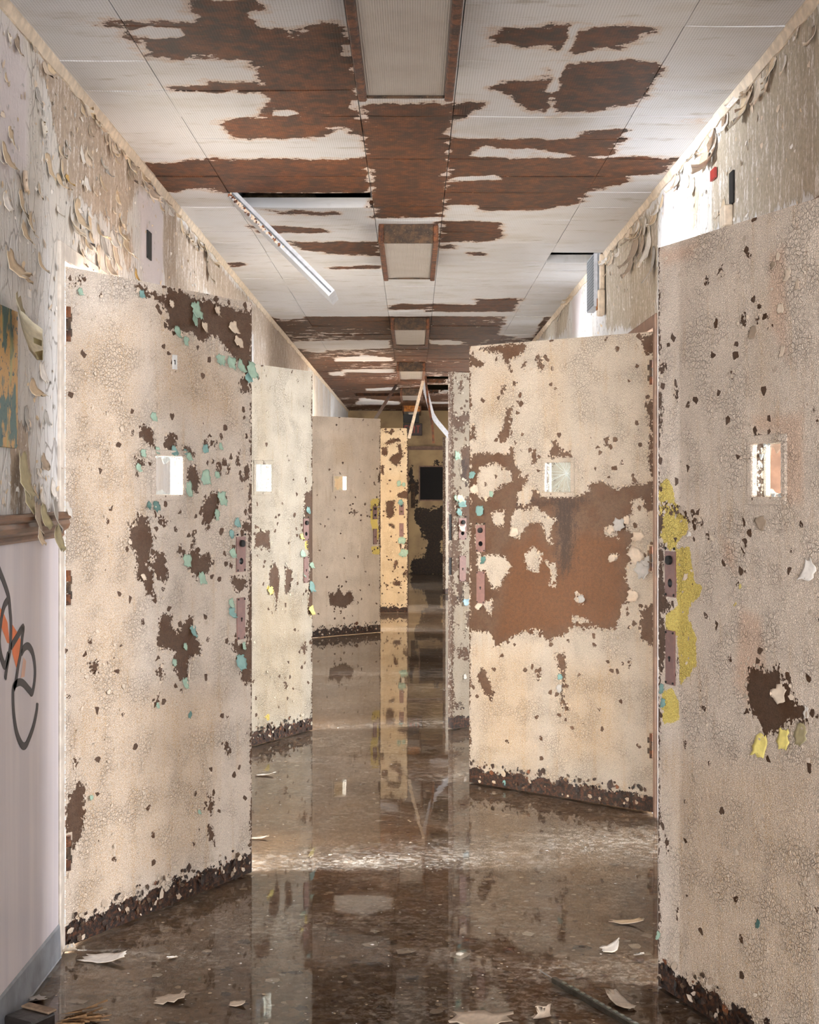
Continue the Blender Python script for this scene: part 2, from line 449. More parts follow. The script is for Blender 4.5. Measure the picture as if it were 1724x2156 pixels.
M_DARKPAN = plain('dark_pan_inside', (96, 100, 106), .6, .2, .2, 40, .0006)
M_FRAME = plain('brown_door_frame', (132, 104, 88), .6, 0, .2, 20, .001)
M_FRAMEW = plain('whitish_door_frame', (206, 196, 186), .6, 0, .14, 24, .001)
M_PLENUM = plain('dark_plenum', (40, 34, 30), .9, 0, .3, 6, .004)
M_BATT = plain('dusty_insulation', (110, 90, 66), .95, 0, .35, 30, .01)
M_ROOM = plain('room_plaster', (212, 204, 192), .8, 0, .08, 8, .002)
M_ROOMF = plain('room_floor', (120, 100, 82), .6, 0, .25, 5, .003)
M_COVE = plain('peeling_cove_paint', (206, 190, 170), .6, 0, .16, 26, .004)
M_BASE = plain('grey_rubber_base', (118, 122, 130), .45, 0, .22, 14, .0015)
M_RAIL = None
def wood_mat():
    m = Mat('varnished_rail_wood'); v = m.co((1, .12, 1)); n = m.noise(v, 55, 5, .6); g = m.noise(m.co((1, .05, 1)), 180, 3)
    col = m.mix(m.step(n, .35, .65), lin(72, 44, 29), lin(118, 78, 50))
    col = m.mix(m.mul(m.step(g, .55, .7), .5), col, lin(58, 36, 24))
    return m.finish(col, .38, m.bump(g, .0006, .5))
M_RAIL = wood_mat()
def lav_mat():
    m = Mat('smooth_lavender_panel'); v = m.co((1, 1, .06)); n = m.noise(v, 14, 3); n2 = m.noise(m.co(), 300, 2)
    col = m.mix(m.step(n, .35, .65), lin(220, 213, 218), lin(206, 200, 208))
    return m.finish(col, .42, m.bump(n2, .0004, .4))
M_LAV = lav_mat()
M_INK = plain('black_marker_paint', (44, 38, 40), .6, 0, .12, 40, 0)
M_ORANGEINK = plain('orange_spray_paint', (222, 118, 66), .6, 0, .08, 30, 0)
M_PEACHINK = plain('faded_orange_spray', (216, 176, 158), .6, 0, .05, 30, 0)
FL = {'mint': ((146, 172, 154), (124, 148, 132)), 'teal': ((108, 144, 140), (116, 146, 138)), 'dteal': ((66, 100, 94), (84, 116, 106)), 'blue': ((124, 152, 164), (140, 158, 166)),
      'yellow': ((228, 212, 126), (206, 190, 120)), 'olive': ((164, 152, 116), (204, 194, 172)), 'cream': ((208, 191, 172), (206, 186, 166)), 'white': ((228, 222, 216), (206, 190, 170)),
      'tan': ((204, 182, 152), (216, 208, 196)), 'taupe': ((156, 138, 120), (190, 176, 160)), 'ochre': ((190, 152, 84), (206, 180, 130)), 'grey': ((176, 172, 168), (200, 194, 188))}
M_FL = {k: (plain('paint_flake_' + k, a, .55, 0, .10, 60, .0008), plain('paint_flake_back_' + k, b, .6, 0, .12, 60, .0008)) for k, (a, b) in FL.items()}

def flake_mesh(wd, ht, curl, seed, thick=.0011, jag=.34):
    """irregular curled sheet: hangs from its top edge at the origin; local x across, z up, curls towards -y; closed with a back"""
    r = random.Random(seed); nx, nz = 6, 7
    V = []
    sway = r.uniform(-.12, .12)
    top = r.uniform(.45, .9); mid = r.uniform(.9, 1.1); bot = r.uniform(.5, .95)
    tw = r.uniform(-.3, .3)
    bmp = [r.uniform(1 - jag, 1 + jag) for _ in range(2 * nz)]
    for j in range(nz):
        t = j / (nz - 1)
        wj = wd * (top * (1 - t) ** 2 + 2 * mid * t * (1 - t) * 1.3 + bot * t * t)
        a = curl * t * t
        # arc length along a spiral
        if abs(curl) > .05:
            yy = -ht * t * math.sin(a * .5) ; zz = -ht * t * math.cos(a * .5)
        else: yy, zz = -.004 * t, -ht * t
        for i in range(nx):
            s = i / (nx - 1) - .5
            e = bmp[j] if s < 0 else bmp[nz + j]
            x = s * wj * e + sway * ht * t * t
            y = yy - tw * s * wj * t + abs(s) ** 2 * wj * .5 * -.25
            z = zz + (r.uniform(-.10, .10) * ht if j in (0, nz - 1) else 0)
            V.append((x, y - .002, z))
    n = len(V)
    V += [(x, y + thick, z) for x, y, z in V]
    Fc, mi = [], []
    for j in range(nz - 1):
        for i in range(nx - 1):
            q = (j * nx + i, (j + 1) * nx + i, (j + 1) * nx + i + 1, j * nx + i + 1)
            Fc.append(q); mi.append(0)
            Fc.append(tuple(n + k for k in q[::-1])); mi.append(1)
    ring = list(range(nx)) + [j * nx + nx - 1 for j in range(1, nz)] + [(nz - 1) * nx + i for i in range(nx - 2, -1, -1)] + [j * nx for j in range(nz - 2, 0, -1)]
    for a, b in zip(ring, ring[1:] + ring[:1]):
        Fc.append((a, b, n + b, n + a)); mi.append(1)
    return V, Fc, mi

def add_flake(parent, Mloc, size, colour, rot, seed, name='paint_flake', curl=None, aspect=None):
    r = random.Random(seed * 13 + 5)
    ht = size * r.uniform(.9, 1.15); wd = size * (aspect or r.uniform(.6, 1.0))
    V, Fc, mi = flake_mesh(wd, ht, curl if curl is not None else r.uniform(.3, 1.3), seed)
    R = Matrix.Rotation(math.radians(rot), 4, 'Y')
    T = Mloc @ Matrix.Translation((0, 0, 0)) @ R @ Matrix.Translation((0, 0, ht * .5))
    V = [T @ Vector(v) for v in V]
    return obj(name, V, Fc, parent=parent, mats=list(M_FL[colour]), midx=mi, smooth=True)

def crumbs(name, pts, mats, frame, parent, smin, smax, seed, lift=(.2, 1.1)):
    """many small lifted flakes joined as one stuff part; pts are (u, v) on the surface given by frame(u, v) -> Matrix (x across, -y out, z up)"""
    r = random.Random(seed); V, Fc, mi = [], [], []
    for (u, v) in pts:
        s = r.uniform(smin, smax) * (1.6 if r.random() < .08 else 1); a = r.uniform(0, 6.28); k = r.randint(5, 8)
        M0 = frame(u, v)
        hinge = r.uniform(0, 6.28); lf = r.uniform(*lift) * .6
        b = len(V); ring = []
        for i in range(k):
            t = a + 6.283 * i / k; rr = s * r.uniform(.5, 1.25)
            x, z = rr * math.cos(t), rr * math.sin(t)
            h = (x * math.cos(hinge) + z * math.sin(hinge)) + s * .8
            ring.append((x, -.0012 - max(0, h) * lf * .7, z))
        cx = sum(p[0] for p in ring) / k; cz = sum(p[2] for p in ring) / k; cy = sum(p[1] for p in ring) / k + s * .18 * r.uniform(-1, 1)
        for p in ring + [(cx, min(cy, -.0012), cz)]: V.append(M0 @ Vector(p))
        q = r.randrange(len(mats))
        for i in range(k):
            Fc.append((b + i, b + (i + 1) % k, b + k)); mi.append(q)
    return obj(name, V, Fc, parent=parent, mats=mats, midx=mi, kind='stuff')

# measured outlines of the worn, smooth and lit patches, in metres on each surface
D = {'doors':{'L1':{'loss':[[[.315,2.056],[.354,2.058],[.382,2.043],[.461,2.032],[.49,2.06],[.547,2.064],[.598,2.049],[.676,2.05],[.783,2.046],[.839,2.035],[.938,2.038],[.952,1.962],[.941,1.893],[.952,1.842],[.929,1.738],[.889,1.744],[.881,1.778],[.909,1.805],[.881,1.845],[.825,1.875],[.756,1.919],[.716,1.931],[.663,1.899],[.611,1.929],[.547,1.923],[.523,1.937],[.485,1.925],[.473,1.947],[.485,1.972],[.449,2.008],[.401,2.025],[.354,2.027],[.326,2.042]],[[.026,2.017],[.047,2.037],[.078,2.048],[.084,2.039],[.063,2.027],[.036,2.015]],[[.335,1.596],[.366,1.608],[.396,1.591],[.415,1.56],[.42,1.529],[.389,1.539],[.354,1.566]],[[.468,1.57],[.493,1.583],[.518,1.574],[.523,1.54],[.498,1.523],[.473,1.531]],[[.585,1.469],[.624,1.478],[.65,1.446],[.637,1.381],[.598,1.389],[.578,1.437]],[[.56,1.541],[.585,1.549],[.611,1.518],[.598,1.506],[.568,1.525]],[[.665,1.345],[.721,1.39],[.762,1.385],[.748,1.309],[.692,1.261],[.668,1.286]],[[.676,1.56],[.694,1.567],[.702,1.544],[.681,1.537]],[[.724,1.561],[.751,1.566],[.745,1.542],[.729,1.542]],[[.321,1.496],[.354,1.505],[.373,1.482],[.345,1.466],[.321,1.476]],[[.743,1.488],[.772,1.493],[.772,1.447],[.751,1.46]],[[.8,1.463],[.822,1.484],[.816,1.444]],[[.867,1.532],[.878,1.535],[.875,1.473],[.861,1.481]],[[.901,1.473],[.935,1.491],[.935,1.431],[.906,1.427]],[[.333,1.314],[.389,1.313],[.38,1.284],[.406,1.235],[.391,1.18],[.391,1.165],[.432,1.191],[.468,1.182],[.473,1.153],[.485,1.104],[.468,1.086],[.434,1.106],[.406,1.136],[.406,1.082],[.422,1.048],[.37,1.053],[.366,1.087],[.321,1.117],[.331,1.183],[.292,1.212],[.292,1.278],[.321,1.285]],[[.53,1.195],[.547,1.21],[.573,1.18],[.542,1.172]],[[.593,1.18],[.619,1.2],[.652,1.169],[.71,1.175],[.71,1.142],[.7,1.105],[.632,1.094],[.593,1.127]],[[.611,1.243],[.624,1.245],[.624,1.203],[.608,1.216]],[[.442,1.311],[.485,1.29],[.481,1.274],[.442,1.286]],[[.439,.987],[.5,.979],[.503,.937],[.532,.913],[.58,.956],[.611,.974],[.611,.927],[.65,.875],[.66,.833],[.591,.828],[.585,.753],[.542,.758],[.51,.803],[.518,.854],[.425,.881],[.434,.935]],[[.42,.805],[.454,.817],[.463,.777],[.437,.772]],[[.413,.713],[.434,.722],[.425,.68],[.406,.689]],[[.099,.86],[.143,.861],[.165,.841],[.12,.824]],[[.036,.576],[.059,.572],[.051,.543]],[[.04,.503],[.086,.488],[.08,.404],[.067,.326],[.036,.303],[.004,.37],[.004,.444],[.028,.475]],[[.778,.507],[.819,.504],[.814,.453]],[[.7,.36],[.729,.313],[.716,.262],[.7,.285]],[[.694,.238],[.716,.234],[.74,.151],[.705,.193]],[[.932,1.414],[.955,1.414],[.955,.762],[.935,.764],[.926,.884],[.938,1.106]],[[.941,1.705],[.955,1.723],[.955,1.568],[.944,1.619]],[[.819,.852],[.955,.846],[.955,.695],[.889,.71],[.878,.797]],[[.822,1.085],[.918,1.08],[.918,1.051],[.875,1.018],[.822,1.075]],[[.881,1.278],[.952,1.277],[.952,1.234],[.901,1.244]]],
'keep':[[[.373,1.153],[.396,1.164],[.391,1.134]],[[.396,1.18],[.425,1.176],[.415,1.156],[.396,1.152]]],
'stain':[[[.006,1.871],[.354,1.997],[.308,.071],[.026,.057]],[[.131,.779],[.783,.697],[.676,.139],[.047,.138]],[[.425,1.989],[.867,1.785],[.867,1.616],[.425,1.677]]],
'flakes':[[.629,2.004,.054,'mint',-10],[.619,1.975,.041,'mint',20],[.527,1.921,.038,'mint',0],[.573,1.897,.035,'mint',10],[.764,1.848,.041,'mint',0],[.825,1.841,.047,'mint',15],[.881,1.834,.044,'mint',-10],[.947,1.825,.054,'mint',5],[.929,1.798,.031,'teal',-15],[.406,1.633,.031,'mint',0],[.354,1.512,.031,'mint',0],[.51,1.524,.035,'teal',0],[.425,1.522,.025,'mint',0],[.588,1.506,.028,'mint',0],[.568,1.522,.019,'teal',10],[.679,1.536,.031,'teal',0],[.681,1.438,.047,'mint',0],[.583,1.397,.057,'mint',0],[.743,1.446,.022,'mint',0],[.764,1.546,.022,'mint',0],[.382,1.343,.028,'dteal',30],[.42,1.342,.035,'dteal',-30],[.772,1.363,.041,'mint',0],[.743,1.306,.035,'mint',8],[.331,1.466,.025,'mint',0],[.833,1.17,.038,'mint',0],[.827,1.237,.031,'teal',0],[.861,1.278,.031,'teal',0],[.578,1.156,.038,'mint',0],[.66,1.091,.035,'mint',0],[.83,.96,.041,'teal',0],[.825,.994,.028,'mint',0],[.878,.779,.054,'teal',0],[.901,.836,.028,'mint',0],[.611,.913,.035,'teal',0],[.568,.74,.041,'mint',0],[.51,.819,.025,'mint',0],[.568,.865,.022,'mint',0],[.425,.688,.019,'mint',0],[.593,.633,.022,'dteal',60],[.109,.445,.019,'mint',90],[.063,2,.025,'mint',0],[.347,2.027,.025,'teal',0],[.645,.293,.016,'mint',0],[.839,1.968,.047,'cream',0],[.867,1.92,.038,'cream',20],[.676,1.952,.035,'cream',0],[.498,2.013,.028,'cream',0],[.743,2.016,.035,'cream',10],[.354,1.112,.022,'cream',0]]},
'L2':{'loss':[[[.399,1.157],[.535,1.168],[.535,1.103],[.535,1.054],[.46,1.088],[.399,1.075]],[[.566,1.003],[.598,.975],[.616,.948],[.625,.887],[.593,.703],[.584,.822],[.526,.859],[.535,.945]],[[.689,.971],[.75,.941],[.727,.812],[.676,.816]],[[.869,1.368],[.966,1.395],[.966,.657],[.907,.689],[.927,.96],[.869,1.206]],[[.835,.501],[.883,.531],[.898,.476],[.869,.46]],[[.671,.364],[.708,.293],[.68,.284]]],
'yellow':[[[.499,.853],[.521,.872],[.58,.832],[.566,.807]],[[.878,1.124],[.927,1.109],[.927,1.041],[.878,1.054]],[[.482,.153],[.544,.17],[.526,.121]],[[.898,.744],[.941,.727],[.941,.632]]],
'stain':[[[.455,1.911],[.499,1.913],[.499,1.576],[.455,1.575]],[[.412,.83],[.869,.8],[.869,.125],[.412,.137]]],
'flakes':[[.84,1.125,.031,'yellow',0],[.907,1.273,.036,'teal',0],[.849,1.031,.041,'mint',0],[.941,.836,.052,'teal',0],[.941,.7,.052,'yellow',0],[.869,.908,.026,'mint',0],[.539,.84,.047,'yellow',0],[.941,.959,.036,'mint',0]]},
'L3':{'loss':[[[.333,.404],[.383,.428],[.399,.392],[.461,.469],[.517,.381],[.568,.433],[.608,.422],[.636,.33],[.517,.265],[.355,.301]],[[.585,1.175],[.693,1.178],[.636,1.143]],[[.925,1.528],[.967,1.551],[.967,1.437],[.931,1.46]],[[.937,1.299],[.967,1.299],[.967,.795],[.937,.841]]],
'yellow':[[[.838,1.291],[.955,1.308],[.955,1.208],[.92,1.071],[.955,.978],[.931,.887],[.884,.934],[.838,1.072]],[[.838,.844],[.955,.841],[.955,.758],[.861,.77]]],
'stain':[[[.383,1.881],[.608,1.887],[.608,1.616],[.383,1.614]]],
'flakes':[]},
'L4':{'loss':[[[.702,2.046],[.781,2.035],[.823,2.072],[.845,2.035],[.802,1.998]],[[.797,1.951],[.898,1.967],[.903,1.924],[.776,1.887],[.717,1.897]],[[.702,1.855],[.755,1.866],[.77,1.802],[.749,1.749],[.702,1.776]],[[.866,1.892],[.913,1.893],[.94,1.76],[.866,1.638],[.776,1.718],[.829,1.776],[.892,1.797]],[[.691,1.659],[.728,1.654],[.723,1.559],[.691,1.559]],[[.744,1.252],[.845,1.268],[.829,1.188],[.839,1.098],[.781,1.061],[.744,1.125]],[[.765,1.024],[.845,.987],[.839,.939],[.781,.987]],[[.871,1.342],[.988,1.384],[.988,1.278],[.871,1.299]],[[.892,.786],[.972,.807],[.966,.722],[.908,.722]],[[.839,.595],[.882,.595],[.855,.495],[.829,.495]],[[.818,.368],[.919,.362],[.908,.304],[.834,.32]],[[.733,.331],[.765,.341],[.755,.288]],[[.924,.463],[.977,.473],[.966,.383]]],
'stain':[[[.696,1.548],[.988,1.548],[.988,.065],[.696,.066]]],
'flakes':[[.892,1.453,.063,'mint',0],[.945,1.442,.053,'mint',0],[.908,1.241,.063,'teal',0],[.929,.817,.074,'mint',0],[.945,.674,.085,'mint',0],[.935,.754,.053,'cream',0]]},
'R1':{'loss':[[[.44,.952],[.503,.963],[.509,.948],[.563,.974],[.577,.953],[.573,.927],[.594,.943],[.615,.942],[.62,.899],[.661,.887],[.677,.848],[.62,.849],[.563,.814],[.518,.801],[.503,.791],[.48,.827],[.446,.851],[.44,.88],[.431,.918]],[[.001,1.242],[.036,1.244],[.024,1.196],[.036,1.101],[.074,1.071],[.019,1.052],[.036,1.01],[.047,1.003],[.042,.966],[.019,.894],[.001,.87]],[[.006,1.754],[.044,1.742],[.039,1.715],[.001,1.723]],[[.087,1.671],[.104,1.67],[.097,1.632]],[[.001,1.666],[.026,1.661],[.016,1.548],[.001,1.543]],[[.001,1.331],[.026,1.325],[.024,1.292],[.001,1.278]],[[.016,1.358],[.089,1.349],[.162,1.327],[.228,1.309],[.223,1.295],[.152,1.315],[.016,1.346]],[[.302,1.96],[.32,1.965],[.325,1.949],[.311,1.949]],[[.244,1.956],[.255,1.957],[.253,1.942],[.242,1.946]],[[.366,1.694],[.381,1.695],[.377,1.681]],[[.398,1.831],[.427,1.831],[.431,1.811],[.406,1.811]],[[.464,1.819],[.48,1.819],[.48,1.805]],[[.262,1.286],[.28,1.281],[.271,1.266]],[[.41,1.254],[.423,1.257],[.415,1.233]],[[.468,1.521],[.489,1.526],[.493,1.517]],[[.036,.433],[.062,.419],[.057,.398],[.036,.4]],[[.082,.242],[.116,.265],[.099,.227]]],
'yellow':[[[.001,1.407],[.054,1.426],[.082,1.396],[.082,1.368],[.152,1.316],[.162,1.288],[.109,1.258],[.089,1.233],[.054,1.231],[.001,1.274]],[[.092,1.234],[.162,1.245],[.188,1.151],[.228,1.143],[.214,1.114],[.169,1.09],[.155,1.053],[.195,1.011],[.197,.927],[.116,.863],[.101,.998],[.036,1.014],[.039,1.05],[.101,1.077]],[[.016,.831],[.074,.851],[.109,.82],[.111,.77],[.024,.742]],[[.374,1.108],[.383,1.111],[.381,1.092],[.368,1.096]]],
'peach':[[[.006,2.059],[.207,2.054],[.183,2.018],[.036,2.014]],[[.528,1.964],[.586,1.978],[.605,1.703],[.528,1.802]],[[.458,1.574],[.661,1.576],[.661,1.364],[.567,1.363],[.567,1.535],[.468,1.545]],[[.32,1.275],[.374,1.253],[.385,1.181],[.331,1.215]],[[.406,1.099],[.489,1.082],[.509,.968],[.438,.864],[.374,.903]]],
'stain':[[[.489,1.877],[.513,1.874],[.513,1.572],[.489,1.573]],[[.036,.649],[.722,.774],[.722,.165],[.16,-.036]]],
'flakes':[[.499,.768,.051,'yellow',10],[.59,.801,.051,'yellow',-5],[.657,.824,.051,'olive',0],[.577,.907,.04,'cream',40],[.679,.877,.03,'white',0],[.688,1.21,.047,'white',0],[.464,1.786,.03,'taupe',0],[.499,1.316,.033,'taupe',60],[.484,.327,.019,'dteal',0],[.006,.154,.021,'mint',0],[.024,.844,.026,'teal',0],[.031,.806,.023,'teal',0],[.167,1.277,.016,'white',0],[.567,1.958,.021,'cream',0],[.605,1.907,.026,'cream',20],[.577,1.831,.023,'cream',0],[.586,1.728,.026,'cream',0],[.548,1.938,.019,'taupe',0],[.643,1.879,.021,'cream',0],[.148,1.161,.021,'cream',0],[.406,1.153,.012,'yellow',0]]},
'R2':{'loss':[[[.006,1.548],[.048,1.567],[.225,1.56],[.247,1.601],[.26,1.566],[.26,1.509],[.302,1.481],[.284,1.452],[.318,1.446],[.336,1.459],[.326,1.417],[.276,1.383],[.276,1.326],[.344,1.326],[.36,1.396],[.386,1.404],[.404,1.361],[.592,1.362],[.656,1.383],[.669,1.423],[.73,1.429],[.799,1.396],[.899,1.423],[.929,1.412],[.984,1.437],[.984,1.311],[.952,1.29],[.929,1.357],[.882,1.351],[.882,1.289],[.837,1.27],[.852,1.217],[.892,1.197],[.882,1.156],[.852,1.143],[.892,1.103],[.852,1.069],[.845,1.009],[.892,.931],[.83,.888],[.799,.785],[.705,.786],[.577,.784],[.527,.74],[.453,.714],[.318,.748],[.222,.698],[.158,.661],[.125,.727],[.006,.728]],[[.053,2.053],[.144,2.063],[.326,2.064],[.321,2.03],[.278,2.006],[.247,2.004],[.225,1.983],[.204,2.022],[.117,2.038]],[[.922,2.06],[.984,2.062],[.984,1.962],[.943,1.979]],[[.943,1.763],[.984,1.782],[.984,1.457],[.961,1.477],[.966,1.66]],[[.214,1.773],[.249,1.772],[.233,1.687],[.247,1.647],[.198,1.611],[.171,1.64],[.204,1.703]],[[.006,2.034],[.084,1.985],[.067,1.963],[.006,1.978]],[[.023,1.702],[.048,1.643],[.006,1.619]],[[.012,1.485],[.045,1.462],[.034,1.351],[.006,1.328]],[[.177,2.035],[.193,2.045],[.231,1.998],[.239,1.932],[.22,1.966]],[[.294,1.966],[.326,1.978],[.315,1.943]],[[.378,2],[.399,2.01],[.422,1.944],[.399,1.93]],[[.185,1.869],[.212,1.874],[.198,1.84]],[[.247,1.888],[.278,1.886],[.257,1.859]],[[.471,1.61],[.486,1.62],[.512,1.566],[.562,1.565],[.575,1.54],[.448,1.542]],[[.355,1.558],[.373,1.579],[.389,1.525],[.357,1.515]],[[.739,1.614],[.763,1.624],[.759,1.583],[.744,1.587]],[[.059,.564],[.103,.541],[.141,.447],[.13,.424],[.087,.442],[.053,.493]],[[.481,.65],[.532,.662],[.542,.595],[.522,.465],[.562,.42],[.537,.397],[.512,.447],[.522,.542]],[[.378,.555],[.407,.558],[.394,.527]],[[.852,.661],[.873,.663],[.868,.625]],[[.901,.863],[.984,.909],[.984,.726],[.929,.743],[.92,.783]]],
'keep':[[[.065,1.498],[.155,1.517],[.233,1.481],[.249,1.433],[.155,1.396],[.1,1.338],[.037,1.382],[.048,1.454]],[[.249,1.297],[.386,1.312],[.486,1.257],[.453,1.201],[.471,1.154],[.445,1.153],[.412,1.243],[.336,1.242],[.284,1.169],[.233,1.183]],[[.318,1.1],[.36,1.136],[.412,1.103],[.386,1.012],[.326,1.037]],[[.427,1.075],[.486,1.056],[.486,.96],[.453,.958],[.466,1.015]],[[.737,1.227],[.799,1.228],[.814,1.181],[.744,1.2]],[[.768,1.109],[.814,1.111],[.792,1.085]],[[.592,.943],[.637,.912],[.617,.885],[.587,.905]],[[.048,1.085],[.198,1.09],[.241,1.041],[.171,.937],[.136,.929],[.1,1.014],[.048,1.012]],[[.065,.874],[.136,.878],[.128,.807]],[[.577,.839],[.674,.811],[.577,.799]],[[.861,.909],[.929,.847],[.899,.745],[.807,.775]],[[.36,.762],[.412,.754],[.37,.73]],[[.13,1.285],[.204,1.297],[.198,1.22],[.144,1.23]],[[.04,1.228],[.067,1.24],[.067,1.095],[.04,1.094]],[[.859,1.272],[.952,1.284],[.947,1.172],[.878,1.232]],[[.866,1.067],[.947,1.07],[.952,.968],[.901,.976],[.859,1.015]]],
'dark':[[[.435,1.359],[.624,1.36],[.582,1.29],[.57,1.036],[.512,1.012],[.491,1.289]],[[.278,1.348],[.661,1.362],[.661,1.345],[.278,1.317]]],
'rusty':[[[.225,1.111],[.383,1.223],[.512,1.033],[.612,1.206],[.83,1.19],[.83,.901],[.783,.795],[.537,.769],[.225,.705],[.158,.689],[.198,.912]]],
'stain':[[[.435,2.019],[.512,2.014],[.512,1.609],[.448,1.61]],[[.034,.614],[.357,.681],[.357,.119],[.062,.126]],[[.512,.607],[.807,.631],[.807,.217],[.512,.181]],[[.117,1.95],[.252,1.942],[.198,1.725],[.089,1.729]]],
'flakes':[[.067,1.295,.047,'teal',0],[.13,1.373,.026,'mint',0],[.818,1.241,.056,'grey',0],[.854,1.262,.038,'cream',0],[.929,1.049,.064,'grey',0],[.959,1.091,.047,'grey',30],[.084,1.062,.034,'dteal',0],[.783,1.095,.034,'cream',0],[.624,.907,.038,'grey',0],[.507,.5,.038,'grey',0],[.512,.554,.026,'teal',0],[.02,1.463,.034,'teal',0],[.034,1.396,.043,'cream',30],[.062,.85,.038,'cream',40],[.265,1.199,.043,'cream',0],[.771,1.219,.038,'cream',20],[.882,.934,.056,'cream',0],[.204,.038,.026,'teal',0],[.913,1.191,.051,'cream',0],[.901,1.109,.056,'cream',60]]},
'R3':{'loss':[[[.044,2.04],[.078,2.014],[.064,1.958],[.044,1.944]],[[.02,1.814],[.126,1.842],[.126,1.792],[.051,1.779]],[[.064,1.636],[.195,1.683],[.195,1.386],[.064,1.466]],[[.017,1.323],[.195,1.367],[.195,1.142],[.017,1.148]],[[.01,1.107],[.044,1.109],[.044,.922],[.01,.923]],[[.075,.899],[.195,.923],[.195,.84],[.078,.855]],[[.092,.678],[.195,.701],[.195,.618],[.105,.595]],[[.024,.846],[.064,.872],[.085,.756],[.044,.736]]],
'keep':[[[.031,1.244],[.075,1.257],[.075,1.174],[.031,1.161]],[[.024,1.353],[.064,1.34],[.051,1.271]]],
'dark':[[[.044,1.559],[.109,1.574],[.105,1.367],[.058,1.422]],[[.031,.791],[.126,.815],[.126,.746],[.037,.758]],[[.037,.36],[.092,.362],[.099,.017],[.044,.077]]],
'flakes':[[.031,1.587,.045,'mint',0],[.064,1.312,.045,'teal',0],[.024,1.34,.034,'mint',0],[.044,1.263,.04,'teal',0],[.092,.739,.04,'blue',0],[.051,1.34,.045,'cream',0],[.064,1.175,.051,'cream',0],[.085,.307,.028,'grey',0]]},
'R4':{'loss':[],
'flakes':[]}},
'hw':{'L1':[[.413,.558,1.375,1.51],[.858,.912,1.102,1.225],[.861,.909,.863,1.01]],
'L2':[[.399,.548,1.379,1.534],[.859,.927,1.107,1.232],[.859,.917,.864,1.016]],
'L3':[[.399,.545,1.378,1.516],[.858,.914,1.103,1.236],[.861,.914,.861,1.007]],
'L4':[None,[.882,.945,1.098,1.231],[.882,.929,.86,1.008]],
'R1':[[.456,.583,1.375,1.514],[.047,.101,1.101,1.224],[.047,.099,.859,1.01]],
'R2':[[.427,.57,1.379,1.52],[.042,.1,1.102,1.226],[.048,.098,.866,1.011]],
'R3':[None,[.044,.095,1.103,1.227],[.048,.095,.861,1.009]],
'R4':[None,None,None]},
'wl':{'loss':[[[3.847,2.625],[4.154,2.639],[4.757,2.632],[5.466,2.668],[5.466,2.529],[5.326,2.536],[5.193,2.402],[5.125,2.319],[4.868,2.322],[4.451,2.304],[4.268,2.31],[4.182,2.391],[4.1,2.511]],[[5.935,2.585],[6.56,2.621],[7.049,2.616],[7.049,2.329],[5.992,2.21],[5.901,2.418]],[[7.002,2.608],[9.164,2.607],[9.442,2.452],[7.081,2.405]],[[9.301,2.594],[10.562,2.648],[14.163,2.617],[9.301,2.231]],[[3.687,1.573],[3.847,1.567],[3.905,1.331],[3.674,1.335]],[[3.666,1.503],[3.732,1.524],[3.847,1.358],[3.674,1.341]],[[5.125,2.667],[5.466,2.668],[5.466,2.566],[5.193,2.507]],[[5.066,2.308],[5.237,2.374],[5.326,2.228],[5.125,2.214]]],
'smooth':[[[5.372,2.573],[5.935,2.605],[5.935,2.222],[5.466,2.185]],[[3.35,2.581],[3.777,2.603],[3.856,2.51],[3.847,2.299],[3.35,2.092]]],
'flakes':[[3.666,2.319,.05,'tan',20],[3.615,2.257,.061,'tan',-15],[3.777,2.225,.059,'cream',80],[3.763,2.164,.064,'tan',0],[4.047,2.329,.06,'tan',-20],[4.199,2.35,.054,'tan',20],[4.166,2.309,.051,'tan',0],[4.268,2.339,.038,'ochre',0],[4.388,2.254,.089,'tan',-15],[4.328,2.213,.079,'white',15],[4.549,2.262,.062,'tan',30],[4.464,2.212,.076,'white',-10],[4.685,2.256,.057,'tan',0],[4.582,2.198,.062,'tan',20],[4.757,2.221,.071,'grey',0],[4.907,2.271,.053,'white',-20],[4.946,2.228,.084,'cream',0],[4.685,2.168,.073,'cream',10],[4.831,2.168,.082,'cream',-10],[5.026,2.318,.055,'tan',10],[4.464,2.122,.055,'taupe',0],[5.125,2.284,.077,'tan',0],[5.05,2.357,.045,'white',40],[3.974,2.416,.054,'tan',85],[3.847,2.129,.052,'tan',10],[3.791,2.092,.057,'tan',0],[3.666,1.983,.062,'tan',-20],[3.732,1.923,.056,'tan',30],[3.623,1.927,.062,'white',0],[3.666,1.87,.062,'white',20],[5.21,2.564,.081,'taupe',0],[5.193,2.596,.06,'tan',0],[7.114,2.591,.121,'tan',0],[7.196,2.507,.098,'taupe',0],[5.326,2.21,.04,'ochre',0],[3.754,1.716,.059,'tan',0],[3.995,1.472,.041,'taupe',-30],[3.823,1.592,.047,'grey',0],[4.02,1.602,.041,'grey',0],[3.875,2.624,.039,'white',40],[3.777,1.487,.064,'white',0],[4.1,1.397,.056,'white',0],[3.969,1.377,.054,'white',10],[4.177,1.468,.031,'white',0]]},
'wr':{'loss':[[[4.815,2.525],[4.396,2.696],[3.939,2.668],[3.487,2.617],[3.487,2.132],[4.815,2.296]],[[7.546,2.702],[6.594,2.627],[5.89,2.596],[5.89,2.076],[7.49,2.26]],[[9.785,2.822],[9.192,2.673],[9.479,2.488],[11.235,2.651]],[[5.322,2.607],[5.056,2.478],[5.056,2.341],[5.322,2.39]]],
'smooth':[[[5.778,2.612],[5.322,2.571],[5.275,2.382],[5.723,2.407]],[[9.055,2.654],[8.545,2.613],[8.545,2.352],[9.055,2.408]]],  # pale patches stand for doorway light on this wall, put into the colour
